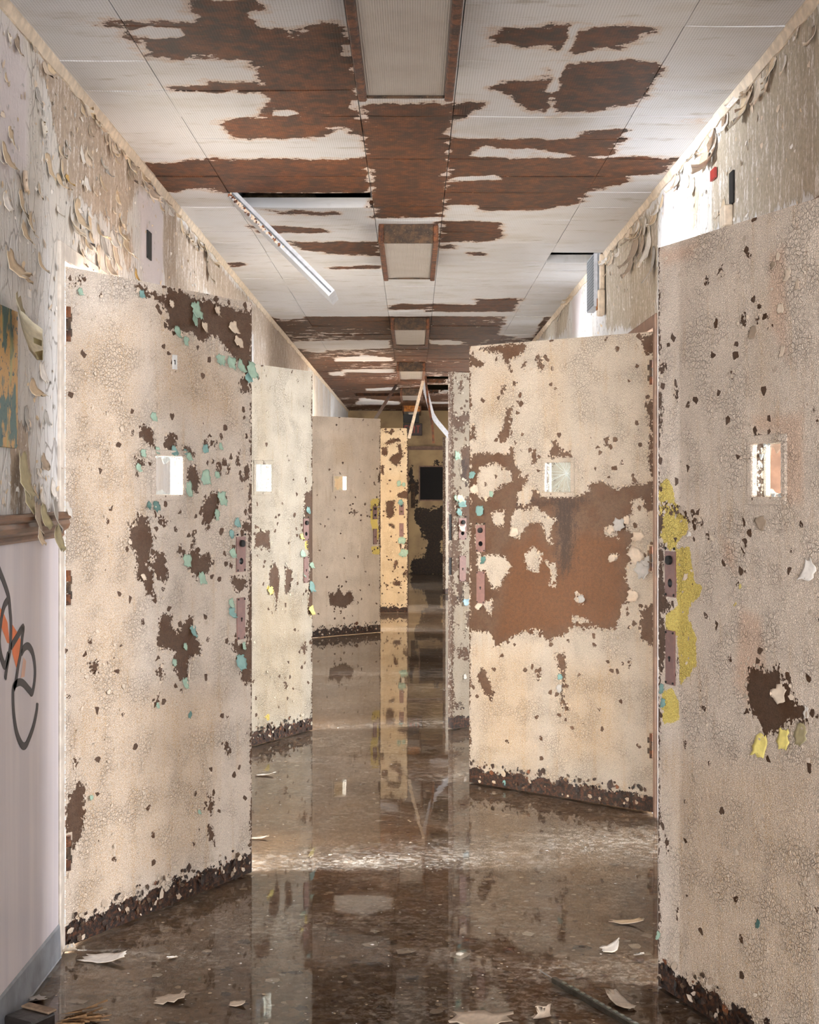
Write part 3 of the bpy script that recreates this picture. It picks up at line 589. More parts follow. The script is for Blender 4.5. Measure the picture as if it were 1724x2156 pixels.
'flakes':[[4.272,2.587,.081,'cream',10],[4.333,2.567,.088,'tan',-10],[4.155,2.582,.071,'cream',0],[4.777,2.532,.114,'cream',0],[4.893,2.576,.083,'tan',10],[5.014,2.571,.068,'cream',-10],[6.454,2.491,.123,'taupe',0],[6.594,2.448,.09,'taupe',10],[6.254,2.479,.106,'taupe',-15],[6.091,2.451,.124,'white',0],[5.971,2.349,.122,'grey',0],[9.055,2.639,.092,'tan',30],[9.785,2.623,.08,'tan',20],[5.436,2.587,.066,'cream',0],[4.631,2.325,.057,'tan',0],[4.428,2.645,.06,'white',20],[4.044,2.578,.055,'cream',-20],[4.815,2.59,.065,'white',30],[6.191,2.552,.084,'white',0],[6.386,2.567,.078,'tan',20],[6.594,2.582,.067,'tan',0],[3.59,2.556,.049,'taupe',0],[5.141,2.496,.07,'cream',0]]},
'ce':{'rust':[[[-.57,3.61],[-.398,3.61],[-.403,3.681],[-.421,3.756],[-.417,3.814],[-.378,3.841],[-.331,3.894],[-.296,3.873],[-.283,3.794],[-.192,3.763],[-.179,4.226],[-.18,4.564],[-.178,5.028],[-.197,5.035],[-.224,4.883],[-.282,4.883],[-.324,5.028],[-.641,5.035],[-.653,4.928],[-.671,4.844],[-.63,4.757],[-.483,4.739],[-.512,4.679],[-.48,4.564],[-.482,4.439],[-.779,4.412],[-.78,4.376],[-.485,4.325],[-.466,4.155],[-.474,4.109],[-.781,4.105],[-.777,3.977],[-.78,3.894],[-.782,3.786],[-.694,3.786],[-.606,3.794],[-.562,3.763],[-.574,3.718],[-.591,3.663]],[[-1.07,5.433],[-.959,5.433],[-.8,5.355],[-.785,5.339],[-.181,5.339],[-.174,5.956],[-.789,5.956],[-.825,5.928],[-.856,5.862],[-1.092,5.956]],[[-.162,4.581],[.121,4.581],[.127,4.679],[.13,5.097],[.138,5.956],[.135,6.499],[-.177,6.499],[-.178,5.956],[-.173,5.097]],[[.217,3.873],[.246,3.814],[.299,3.825],[.425,3.794],[.626,3.802],[.645,3.914],[.583,3.99],[.452,4.033],[.311,3.977],[.236,3.977]],[[.452,4.155],[.482,4.118],[.72,4.118],[.735,4.179],[.756,4.455],[.717,4.592],[.6,4.65],[.465,4.721],[.392,4.621],[.316,4.536],[.298,4.428],[.24,4.418],[.301,4.325],[.377,4.275],[.453,4.3],[.438,4.226]],[[.132,4.564],[.24,4.564],[.234,4.604],[.169,4.739],[.128,4.709]],[[.128,5.028],[.367,5.028],[.598,5.028],[.619,4.928],[.736,4.928],[.739,5.062],[.744,5.278],[.686,5.316],[.498,5.241],[.439,5.168],[.228,5.168],[.217,5.316],[.379,5.316],[.749,5.316],[1.02,5.316],[1.004,5.473],[1.007,5.597],[.862,5.639],[.856,5.862],[.742,5.909],[.731,6.154],[.6,6.311],[.312,6.332],[.274,6.205],[.137,6.185],[.125,5.956],[.13,5.639],[.13,5.097]],[[.13,6.591],[.416,6.614],[.414,6.771],[.449,7.028],[.388,7.136],[.133,7.136]],[[.142,7.233],[.221,7.247],[.213,7.377],[.14,7.377]],[[.304,7.451],[.392,7.451],[.373,7.573],[.314,7.573]],[[-.775,6.71],[-.437,6.771],[-.422,6.897],[-.776,6.923]],[[-.654,7.136],[-.182,7.136],[-.177,7.451],[-.176,7.604],[-.434,7.527],[-.623,7.333]],[[-.46,7.963],[-.182,7.895],[-.185,8.032],[-.491,8.032]],[[-.664,6.311],[-.324,6.365],[-.371,6.431],[-.653,6.409]],[[.425,9.277],[.718,9.277],[.717,9.817],[.745,9.975],[.122,9.975],[.115,9.689],[.097,9.564],[.422,9.564]],[[-.169,9.564],[.123,9.564],[.123,9.817],[-.168,9.869]],[[-.617,3.783],[-.453,3.814],[-.746,3.786],[-.768,3.771]],[[-.863,3.794],[-.81,3.786],[-.809,3.81],[-.867,3.81]],[[-.833,3.775],[-.783,3.748],[-.788,3.794],[-.82,3.802]],[[-1.037,7.828],[-.948,7.796],[-1,7.963],[-1.06,7.963]],[[.939,4.77],[.969,4.757],[.983,4.807],[.957,4.819]]],
'keep':[[[-.766,3.825],[-.661,3.818],[-.625,3.873],[-.658,3.914],[-.716,3.906],[-.769,3.873]],[[-.461,4.604],[-.388,4.662],[-.382,4.721],[-.465,4.727]],[[.163,5.657],[.326,5.639],[.359,5.709],[.175,5.726]],[[.431,3.786],[.441,3.786],[.446,4.033],[.434,4.033]],[[.432,4.132],[.443,4.132],[.461,4.709],[.448,4.709]],[[-1.036,11.97],[-.205,11.855],[-.23,12.536],[-.788,12.752],[-1.068,12.579]],[[-.766,13.592],[-.473,13.253],[-.22,13.493],[-.227,13.898],[-.783,13.898]],[[-.741,14.843],[-.211,14.784],[-.218,15.27],[-.756,15.146]],[[.133,11.855],[.427,11.97],[.438,12.287],[.145,12.206]],[[.685,10.083],[.959,10.083],[.957,11.743],[.733,11.488]],[[-1.073,10.194],[-.792,10.139],[-.809,10.365],[-.991,10.423]],[[-.956,12.247],[-.782,12.452],[-.793,12.974],[-.963,12.884]],[[-.933,15.27],[-.768,15.084],[-.79,15.723],[-.9,15.591]],[[-.6,17.67],[-.201,17.421],[-.207,17.926],[-.553,18.101]],[[-.729,19.53],[-.222,20.388],[-.229,21.084],[-.859,21.084]],[[.242,20.388],[.623,20.388],[.637,20.847],[.248,20.847]]]},
'ew':{'loss':[[[.077,1.153],[.27,.999],[.54,1.169],[.54,.614],[.424,.46],[.524,.228],[.462,-.041],[-.039,-.041],[-.039,.228],[.231,.383],[.154,.691],[0,.922]],[[-.031,1.5],[.077,1.5],[.077,1.115],[-.031,1.115]],[[-.062,1.77],[-.015,1.731],[-.015,1.23],[-.062,1.23]],[[.27,1.809],[.578,1.847],[.578,1.731]]]},
'gr':{'strokes':[[[3.521,1.213],[3.554,1.185],[3.596,1.15],[3.627,1.117],[3.64,1.081],[3.648,1.047],[3.644,.997],[3.635,.973],[3.614,.943],[3.596,.908]],[[3.618,1.11],[3.588,1.098],[3.563,1.068],[3.546,1.02],[3.554,.983],[3.58,.952],[3.601,.945],[3.627,.974]],[[3.644,.985],[3.702,1.006],[3.762,1.026],[3.752,.998],[3.738,.961],[3.716,.93],[3.693,.89],[3.671,.872]],[[3.743,.958],[3.776,.97],[3.814,.969],[3.853,.948],[3.877,.91],[3.877,.872],[3.853,.838],[3.823,.848],[3.766,.874],[3.72,.884],[3.675,.879],[3.666,.855],[3.675,.803],[3.702,.752],[3.748,.713],[3.785,.704],[3.823,.718],[3.867,.745],[3.897,.78],[3.904,.801]]],
'orange':[[[3.538,1.105],[3.584,1.08],[3.618,1.053],[3.638,.995],[3.614,1.001],[3.538,1.07]],[[3.65,1.05],[3.711,1.016],[3.743,.992],[3.725,.952],[3.697,.925],[3.662,.967],[3.655,.993]]],
'peach':[[[3.766,.945],[3.793,.931],[3.776,.891],[3.74,.893]]]}}
# ================================================================ structure: floor, water, walls
box('floor', XL, XR, -2.0, YE, -.12, 0, M_FLOOR, kind='structure')
w_ = obj('standing_water', [(XL, -2, .009), (XR, -2, .009), (XR, YE, .009), (XL, YE, .009)], [(0, 1, 2, 3)], M_WATER)
tag(w_, kind='structure')

OPEN_L = [(4.21, 5.20), (7.18, 8.18), (10.42, 10.62), (12.86, 13.86), (15.53, 16.53), (19.2, 20.2)]
OPEN_R = [(2.95, 4.05), (5.955, 6.955), (7.62, 8.62), (9.2, 9.9), (11.7, 12.7), (13.85, 14.85), (18.08, 19.08)]  # fifth doorway is made up, letting added light onto the third left door
ZH = 2.09; ZT = 3.2

def make_wall(name, X, sd, openings, data, mat, step_near=.045):
    rects = []; y = -2.0
    for a, b in openings:
        rects.append((y, a, 0, ZT)); rects.append((a, b, ZH, ZT)); y = b
    rects.append((y, YE, 0, ZT))
    V, Fc = [], []; L = []; S = []
    XO = X - sd * .12   # outer face
    for (y0, y1, z0, z1) in rects:
        cuts = [y1, y0] + ([9.0] if y0 < 9 < y1 else [])
        ys = [p for p in lines(y0, y1, .05 if y0 < 9 else .11)]
        zs = lines(z0, z1, .06 if y0 < 9 else .11)
        if y0 < -1: ys = [-2.0, 0.0, 1.5] + [p for p in ys if p > 2.2]
        Y, Z, f = grid(ys, zs)
        b = len(V)
        V += [(X, p, q) for p, q in zip(Y, Z)]
        Fc += [tuple(b + i for i in q) for q in (f if sd > 0 else [g[::-1] for g in f])]
        L.append(sdf(data['loss'], Y, Z)); S.append(sdf(data['smooth'], Y, Z))
        b = len(V)
        V += [(X, y0, z0), (X, y1, z0), (X, y1, z1), (X, y0, z1), (XO, y0, z0), (XO, y1, z0), (XO, y1, z1), (XO, y0, z1)]
        Fc += [(b, b + 4, b + 5, b + 1), (b + 1, b + 5, b + 6, b + 2), (b + 2, b + 6, b + 7, b + 3), (b + 3, b + 7, b + 4, b), (b + 4, b + 7, b + 6, b + 5)]
        L.append(np.full(8, -.3)); S.append(np.full(8, -1.0))
    L = np.concatenate(L); S = np.concatenate(S)
    P = np.array(V)
    # far stretches: mostly weathered paint, some bare plaster
    far = np.clip((P[:, 1] - 8.5) / 1.5, 0, 1)
    L = np.clip(L, -.11, .12) + far * .05
    L = np.where(np.arange(len(L)) >= 0, L, L)
    o = obj(name, V, Fc, mat, attrs={'loss': L + 1, 'smooth': np.clip(S / .02 + .5, 0, 1)}, kind='structure')
    for i, (a, b) in enumerate(openings):
        fm = M_FRAMEW if (sd > 0 and i == 0) else M_FRAME
        for nm, (p, q, z0, z1) in {'door_frame_post': (a - .05, a + .004, 0, ZH + .05), 'door_frame_post.001': (b - .004, b + .05, 0, ZH + .05), 'door_frame_head': (a, b, ZH - .004, ZH + .05)}.items():
            x0, x1 = sorted((XO - sd * .01, X + sd * .010))
            box(nm.split('.')[0], x0, x1, p, q, z0, z1, fm, o, .004)
    return o
wall_left = make_wall('wall_left', XL, 1, OPEN_L, D['wl'], M_WALL)
wall_right = make_wall('wall_right', XR, -1, OPEN_R, D['wr'], M_WALLR)

# end wall
xs = lines(XL, XR, .06); zs = lines(0, ZT, .06)
X, Z, f = grid(xs, zs)
ls = np.clip(sdf(D['ew']['loss'], X, Z), -.4, .3)
ls = np.where(Z > 1.9, -.3, ls)
we = obj('wall_end', [(x, YE, z) for x, z in zip(X, Z)], f, endwall_mat(), attrs={'loss': ls + 1}, kind='structure')
b0 = box('wall_backing', XL, XR, YE + .002, YE + .15, 0, ZT, M_PLENUM, we)

# side rooms: shell with a window opening in the outer wall
def room(name, sd, y0, y1, wy, wl):
    """sd=+1 left rooms (x negative), -1 right"""
    xi = (XL - .125) if sd > 0 else (XR + .125); xo = -4.62 if sd > 0 else 4.62
    bm = bmesh.new()
    a, b = sorted((xi, xo))
    t = .06
    add_box(bm, a, b, y0, y1, -.12, -.001); add_box(bm, a, b, y0, y1, 2.75, 2.85)
    add_box(bm, a, b, y0 - t, y0, 0, 2.75); add_box(bm, a, b, y1, y1 + t, 0, 2.75)
    c, d = sorted((xo, xo - sd * .1))
    add_box(bm, c, d, y0, y1, 0, .84); add_box(bm, c, d, y0, y1, 2.36, 2.75)
    add_box(bm, c, d, y0, wy - wl / 2, .84, 2.36); add_box(bm, c, d, wy + wl / 2, y1, .84, 2.36)
    o = bmobj(name, bm, M_ROOM, kind='structure')
    box('window_bar', (c + d) / 2 - .02, (c + d) / 2 + .02, wy - wl / 2, wy + wl / 2, 1.58, 1.62, M_FRAMEW, o)
    return o
def rooms(sd, opens, lights):
    for i, (a, b) in enumerate(opens):
        lo = (opens[i - 1][1] + a) / 2 + .04 if i else a - 1.0
        hi = (b + opens[i + 1][0]) / 2 - .04 if i + 1 < len(opens) else b + 1.0
        lo = max(lo, a - 1.3); hi = min(hi, b + 1.3)
        m = [l for l in lights if lo - .2 < l[1] < hi + .2]
        wy, wl = (m[0][1], m[0][2]) if m else ((a + b) / 2, 1.0)
        lo = min(lo, wy - wl / 2 - .03); hi = max(hi, wy + wl / 2 + .03)
        if i and lo < (opens[i - 1][1] + a) / 2: lo = (opens[i - 1][1] + a) / 2 + .04
        room('wall_room', sd, lo, hi, wy, wl)
rooms(1, OPEN_L, [l for l in ROOM_LIGHTS if l[0] == 'l'])
rooms(-1, OPEN_R, [l for l in ROOM_LIGHTS if l[0] == 'r'])
# lobby behind the photographer
bm = bmesh.new()
add_box(bm, -4.3, 4.3, -6.5, -2.0, -.12, -.002); add_box(bm, -4.3, 4.3, -6.5, -2.0, 2.75, 2.85)
for sx in (-1, 1):
    a, b = sorted((sx * 4.2, sx * 4.3))
    add_box(bm, a, b, -6.5, -4.6, 0, 2.75); add_box(bm, a, b, -2.6, -2.0, 0, 2.75); add_box(bm, a, b, -4.6, -2.6, 2.2, 2.75)
    a, b = sorted((sx * 1.16, sx * 4.2)); add_box(bm, a, b, -2.08, -2.0, 0, 2.75)
    a, b = sorted((sx * 1.82, sx * 4.3)); add_box(bm, a, b, -6.6, -6.5, 0, 2.75)
bmobj('wall_lobby', bm, M_ROOM, kind='structure')

# ================================================================ ceiling of perforated pans
ceiling = box('ceiling', XL - .1, XR + .1, -2.0, YE + .1, ZT, ZT + .1, M_PLENUM, kind='structure')
PITCH = .306; Y0 = 5.957
COLS = [(XL + .012, -.787), (-.787, -.179), (-.179, .134), (.134, .739), (.739, XR - .012)]
MISSING = {(0, 1), (5, 4), (41, 1), (42, 1)} | {(k, 3) for k in (32, 33, 34, 36, 37, 38, 39, 40)}
def pan(k, c, nx=None):
    x0, x1 = COLS[c]; ya = Y0 + k * PITCH; yb = ya + PITCH
    g = .0014; x0 += g; x1 -= g; ya += g; yb -= g
    r = random.Random(k * 31 + c)
    near = k < 16
    cr = (x0 + x1) / 2
    two = c in (1, 3)
    xs = lines(x0, x1, .04 if near else .08, (cr - .004, cr, cr + .004) if two else ())
    ys = lines(ya, yb, .04 if near else .08)
    X, Y, f = grid(xs, ys)
    dz = r.uniform(-.0016, .0016); sl = r.uniform(-.006, .006); sy = r.uniform(-.008, .008)
    Z = CZ + dz + sl * (X - cr) + sy * (Y - (ya + yb) / 2) - .004 * (1 - ((X - x0) / (x1 - x0) * 2 - 1) ** 2) * r.random()
    if two: Z = Z + np.where(np.abs(X - cr) < .002, .004, 0)
    V = list(zip(X, Y, Z)); nxs, nys = len(xs), len(ys)
    ring = [i for i in range(nxs)] + [j * nxs + nxs - 1 for j in range(1, nys)] + [(nys - 1) * nxs + i for i in range(nxs - 2, -1, -1)] + [j * nxs for j in range(nys - 2, 0, -1)]
    b = len(V)
    V += [(V[i][0], V[i][1], CZ + .042) for i in ring]
    f = [q[::-1] for q in f] + [(ring[i], ring[(i + 1) % len(ring)], b + (i + 1) % len(ring), b + i) for i in range(len(ring))]
    return V, f
def pan_rust(V):
    P = np.array(V); x, y = P[:, 0], P[:, 1]
    s = np.clip(sdf(D['ce']['rust'], x, y), -.16, .14)
    far = np.clip((y - 10.15) / .12, 0, 1)
    s = s * (1 - far) + far * (.035 + .03 * np.sin(x * 3.1 + y * 1.7) * np.sin(y * 2.3))
    kp = sdf(D['ce']['keep'], x, y)
    s = np.minimum(s, np.where(kp > -.15, -kp * 1.6 + np.where(kp > 0, -.04, 0), 9))
    return s + 1
SV, SF = [], []
for k in range(-14, 55):
    for c in range(5):
        if (k, c) in MISSING: continue
        V, f = pan(k, c)
        if k < 30:
            o = obj('ceiling_pan', V, f, M_PAN, ceiling, attrs={'rust': pan_rust(V)})
        else:
            b = len(SV); SV += V; SF += [tuple(b + i for i in q) for q in f]
obj('ceiling_pan_far', SV, SF, M_PAN, ceiling, attrs={'rust': pan_rust(SV)}, kind='stuff')
for xx in (-.787, -.179, .134, .739):
    box('ceiling_runner', xx - .012, xx + .012, 1.7, YE, CZ + .045, CZ + .075, M_DARKPAN, ceiling)
box('ceiling_near', XL, XR, -2.0, Y0 - 14 * PITCH - .001, CZ, CZ + .05, M_ROOM, ceiling)
# insulation batt sagging in the plenum over the open bay
bm = bmesh.new(); bmesh.ops.create_grid(bm, x_segments=14, y_segments=8, size=.5)
for v in bm.verts:
    xx, yy = v.co.x, v.co.y
    v.co.x = -.60 + xx * .34; v.co.y = 6.275 + (yy + .5) * .7
    v.co.z = 2.704 + (.10 + .02 * math.sin(xx * 40)) * min(1, 9 * (.5 - abs(xx))) * min(1, 6 * (yy + .5) + .0) + .012 * math.sin(xx * 31) * math.cos(yy * 17)
bmobj('insulation_batt', bm, M_BATT, ceiling, smooth=True)

# cove strips between wall and ceiling
for i, (X, sd) in enumerate(((XL, 1), (XR, -1))):
    r = random.Random(3 + i); n = 260
    V, Fc = [], []
    ys = [3.0 + (YE - 3.0) * (t / n) for t in range(n + 1)]
    for y in ys:
        d = .030 + r.uniform(-.006, .006)
        V += [(X, y, CZ - d), (X + sd * .006, y, CZ - d + r.uniform(-.003, .003)), (X + sd * .016, y, CZ - .006), (X + sd * .016, y, CZ + .03), (X, y, CZ + .03)]
    for j in range(n):
        for q in range(5):
            a, b = j * 5 + q, j * 5 + (q + 1) % 5
            Fc.append((a, b, b + 5, a + 5))
    obj('trim_%d' % (i + 1), V, Fc, M_COVE, kind='structure')

# base strips
extr = [(0, 0), (.022, 0), (.013, .012), (.010, .10), (.006, .110), (0, .110)]
extrude_profile('baseboard_left', [(XL + x, z) for x, z in extr], -1.9, 4.15, M_BASE, kind='structure')
extrude_profile('baseboard_right', [(XR - x, z) for x, z in extr], -1.9, 2.9, M_BASE, kind='structure')
# lavender panel and wooden rail on the left wall
pnl = box('wall_panel', XL + .0005, XL + .008, 2.4, 4.142, .108, 1.262, M_LAV, wall_left, .002)
prof = [(0, 1.255), (.016, 1.255), (.022, 1.262), (.020, 1.272), (.034, 1.282), (.040, 1.296), (.036, 1.308), (.044, 1.314), (.045, 1.324), (.038, 1.331), (0, 1.331)]
extrude_profile('trim_3', [(XL + x, z) for x, z in prof], 2.4, 4.155, M_RAIL, kind='structure')

# ================================================================ graffiti on the lavender panel
def smooth_line(P, n=6):
    P = [Vector((0, *p)) for p in P]; out = []
    for i in range(len(P) - 1):
        p0, p1, p2, p3 = P[max(i - 1, 0)], P[i], P[i + 1], P[min(i + 2, len(P) - 1)]
        for k in range(n):
            t = k / n
            out.append(.5 * (2 * p1 + (p2 - p0) * t + (2 * p0 - 5 * p1 + 4 * p2 - p3) * t * t + (3 * p1 - p0 - 3 * p2 + p3) * t ** 3))
    return out + [P[-1]]
gx = XL + .008
g = root('graffiti_tag', 'black and orange handwritten spray tag on the smooth lavender lower wall', 'graffiti', (gx, 3.7, .8))
def ribbon(name, pts, wd, mat):
    V, Fc = [], []
    for i, p in enumerate(pts):
        d = (pts[min(i + 1, len(pts) - 1)] - pts[max(i - 1, 0)]).normalized()
        nrm = Vector((0, -d.z, d.y)); ww = wd * (.5 if 0 < i < len(pts) - 1 else .28)
        for s in (-1, 1):
            q = p + nrm * ww * s
            V += [(.0004, q.y - 3.7, q.z - .8), (.0016, q.y - 3.7, q.z - .8)]
    for i in range(len(pts) - 1):
        a = i * 4; b = a + 4
        Fc += [(a + 1, a + 3, b + 3, b + 1), (a, a + 1, b + 1, b), (a + 3, a + 2, b + 2, b + 3)]
    return obj(name, V, Fc, mat, g)
for q in D['gr']['strokes']: ribbon('painted_stroke', smooth_line(q), .0205, M_INK)
for key, mt, xx in (('orange', M_ORANGEINK, .0003), ('peach', M_PEACHINK, .0003)):
    for q in D['gr'][key]:
        n = len(q); V = [(xx - .0002, y - 3.7, z - .8) for y, z in q] + [(xx + .0004, y - 3.7, z - .8) for y, z in q]
        bm = bmesh.new(); vs = [bm.verts.new((xx + .0004, y - 3.7, z - .8)) for y, z in q]; fc = bm.faces.new(vs); bmesh.ops.triangulate(bm, faces=[fc])
        bmobj('sprayed_fill', bm, mt, g)

# torn painted panel at the left edge
p = root('painted_panel', 'torn teal and ochre painted panel hanging on the peeling left wall above the wooden rail', 'picture', (XL + .003, 3.4, 1.505))
box('board', .001, .012, -.5, .29, 0, .36, poster_mat(), p, .001)
V, Fc, mi = flake_mesh(.16, .15, 1.0, 77)
T = Matrix.Translation((.030, .25, .385)) @ Matrix.Rotation(math.pi / 2, 4, 'Z') @ Matrix.Rotation(.5, 4, 'Y')
obj('curled_corner', [T @ Vector(v) for v in V], Fc, parent=p, mats=list(M_FL['olive']), midx=mi, smooth=True)

# ================================================================ peeling flakes of the walls
def wall_frame(X, sd):
    # x across (along +-y), -y out of the wall into the corridor, z up
    if sd > 0: R = Matrix(((0, -1, 0), (1, 0, 0), (0, 0, 1)))    # local x -> +Y, local -y -> +X
    else: R = Matrix(((0, 1, 0), (-1, 0, 0), (0, 0, 1)))         # local x -> -Y, local -y -> -X
    return lambda y, z: Matrix.Translation((X, y, z)) @ R.to_4x4()
FWL, FWR = wall_frame(XL, 1), wall_frame(XR, -1)
offp = lambda y, z: not (y < 3.80 and 1.46 < z < 1.97)    # clear of the hanging painted panel
for i, (y, z, s, c, rt) in enumerate(D['wl']['flakes']):
    if offp(y, z): add_flake(wall_left, FWL(y, z), s * 1.2, c, rt, 100 + i)
for i, (y, z, s, c, rt) in enumerate(D['wr']['flakes']): add_flake(wall_right, FWR(y, z), s * 1.25, c, rt, 300 + i)
for i in range(46):     # smaller curls along the top edges
    y = rnd.uniform(3.5, 7.2); add_flake(wall_left, FWL(y, 2.66 - rnd.uniform(.03, .1)), rnd.uniform(.03, .07), rnd.choice(['cream', 'tan', 'white', 'taupe']), rnd.uniform(-40, 40), 500 + i)
    y = rnd.uniform(3.6, 8.4); add_flake(wall_right, FWR(y, 2.66 - rnd.uniform(.03, .12)), rnd.uniform(.03, .08), rnd.choice(['cream', 'tan', 'white', 'cream']), rnd.uniform(-40, 40), 600 + i)
for i in range(46):
    y = rnd.uniform(3.55, 5.1); z = rnd.uniform(1.35, 2.55) if y < 4.15 else rnd.uniform(2.14, 2.5)
    if offp(y, z): add_flake(wall_left, FWL(y, z), rnd.uniform(.025, .06), rnd.choice(['white', 'white', 'grey', 'tan', 'cream']), rnd.uniform(-25, 25), 700 + i, curl=rnd.uniform(.3, 1.2))
# long strips that droop over the wooden rail
for i, (x, y, z, s, rt, c) in enumerate([(.012, 3.735, 1.435, .13, 0, 'olive'), (.014, 3.775, 1.385, .10, -6, 'olive'), (.05, 3.74, 1.315, .085, 8, 'taupe'), (.052, 3.80, 1.325, .06, -25, 'olive'), (.05, 3.93, 1.325, .085, 6, 'grey'), (.052, 3.95, 1.26, .075, 0, 'olive'), (.05, 3.77, 1.27, .05, 0, 'tan'), (.045, 4.09, 1.34, .05, -40, 'white')]):
    add_flake(wall_left, FWL(y, z) @ Matrix.Translation((0, -x, 0)), s, c, rt, 800 + i, curl=.5, aspect=.75, name='drooping_paint_strip')
pts = [q for q in [(rnd.uniform(3.5, 4.15), rnd.uniform(1.35, 2.6)) for _ in range(300)] if offp(*q)] + [(rnd.uniform(4.2, 7), rnd.uniform(2.15, 2.62)) for _ in range(220)]
crumbs('small_wall_flakes', pts, [M_FL['white'][0], M_FL['cream'][0], M_FL['grey'][0], M_FL['tan'][0]], FWL, wall_left, .003, .010, 21)
pts = [(rnd.uniform(3.6, 8.5), rnd.uniform(2.12, 2.63)) for _ in range(260)]
crumbs('small_wall_flakes', pts, [M_FL['white'][0], M_FL['cream'][0], M_FL['tan'][0]], FWR, wall_right, .003, .010, 22)

# dark slots, box and red tab on the walls
b = box('wall_slot', XL + .001, XL + .006, 5.545, 5.63, 2.315, 2.425, M_BLACK, wall_left)
b = box('wall_slot', XR - .007, XR - .001, 4.48, 4.535, 2.316, 2.42, M_BLACK, wall_right)
b = box('conduit_box', XR - .030, XR - .001, 4.50, 4.57, 2.245, 2.315, M_COVE, wall_right, .004)
b = box('red_tab', XR - .012, XR - .004, 4.73, 4.80, 2.452, 2.487, plain('red_tab', (150, 40, 34), .5), wall_right)
cd = root('wall_conduit', 'beige conduit stub with junction box on the right wall below the open ceiling bay', 'conduit', (XR, 7.5, 2.325))
box('pipe', -.034, -.006, -.02, .02, .14, .33, M_COVE, cd, .006)
box('junction_box', -.044, -.006, -.035, .035, 0, .138, M_COVE, cd, .006)
box('rusted_plate', -.048, -.043, -.02, .02, .03, .09, M_ORANGE, cd)
# ================================================================ the open doors
DOORS = {'L1': ((-1.05, 4.22), (-.583, 5.05), 'cream steel door standing open, brown bare patch at its top corner and mint paint curls'),
 'L2': ((-1.05, 7.2), (-.579, 8.03), 'greenish cream steel door half hidden behind the open door with the mint paint curls'),
 'L3': ((-1.05, 12.88), (-.3165, 13.5), 'shaded cream steel door with one hand-shaped brown patch near its foot'),
 'L4': ((-1.05, 15.55), (-.0636, 15.6), 'bright yellowish cream door strip square across the corridor, brown blotches at its top'),
 'R1': ((.683, 3.9), (1.025, 2.98), 'cream steel door cut by the right picture edge, yellow underpaint along its lock edge'),
 'R2': ((.264, 6.6), (1.025, 5.98), 'cream steel door with wide brown rusty band across its middle and cracked square pane'),
 'R3': ((.227, 8.06), (1.025, 8.6), 'mottled brown and grey door seen nearly edge-on behind the door with the rusty band'),
 'R4': ((.42, 18.3), (1.025, 19.05), 'far door of which only a thin pale edge shows beside the mottled edge-on door')}
TH = .045; DZ0, DZ1 = .014, 2.07
MF1 = {k: v[0] for k, v in M_FL.items()}

def rust_foot(v, base=.075): return base - (v - DZ0)

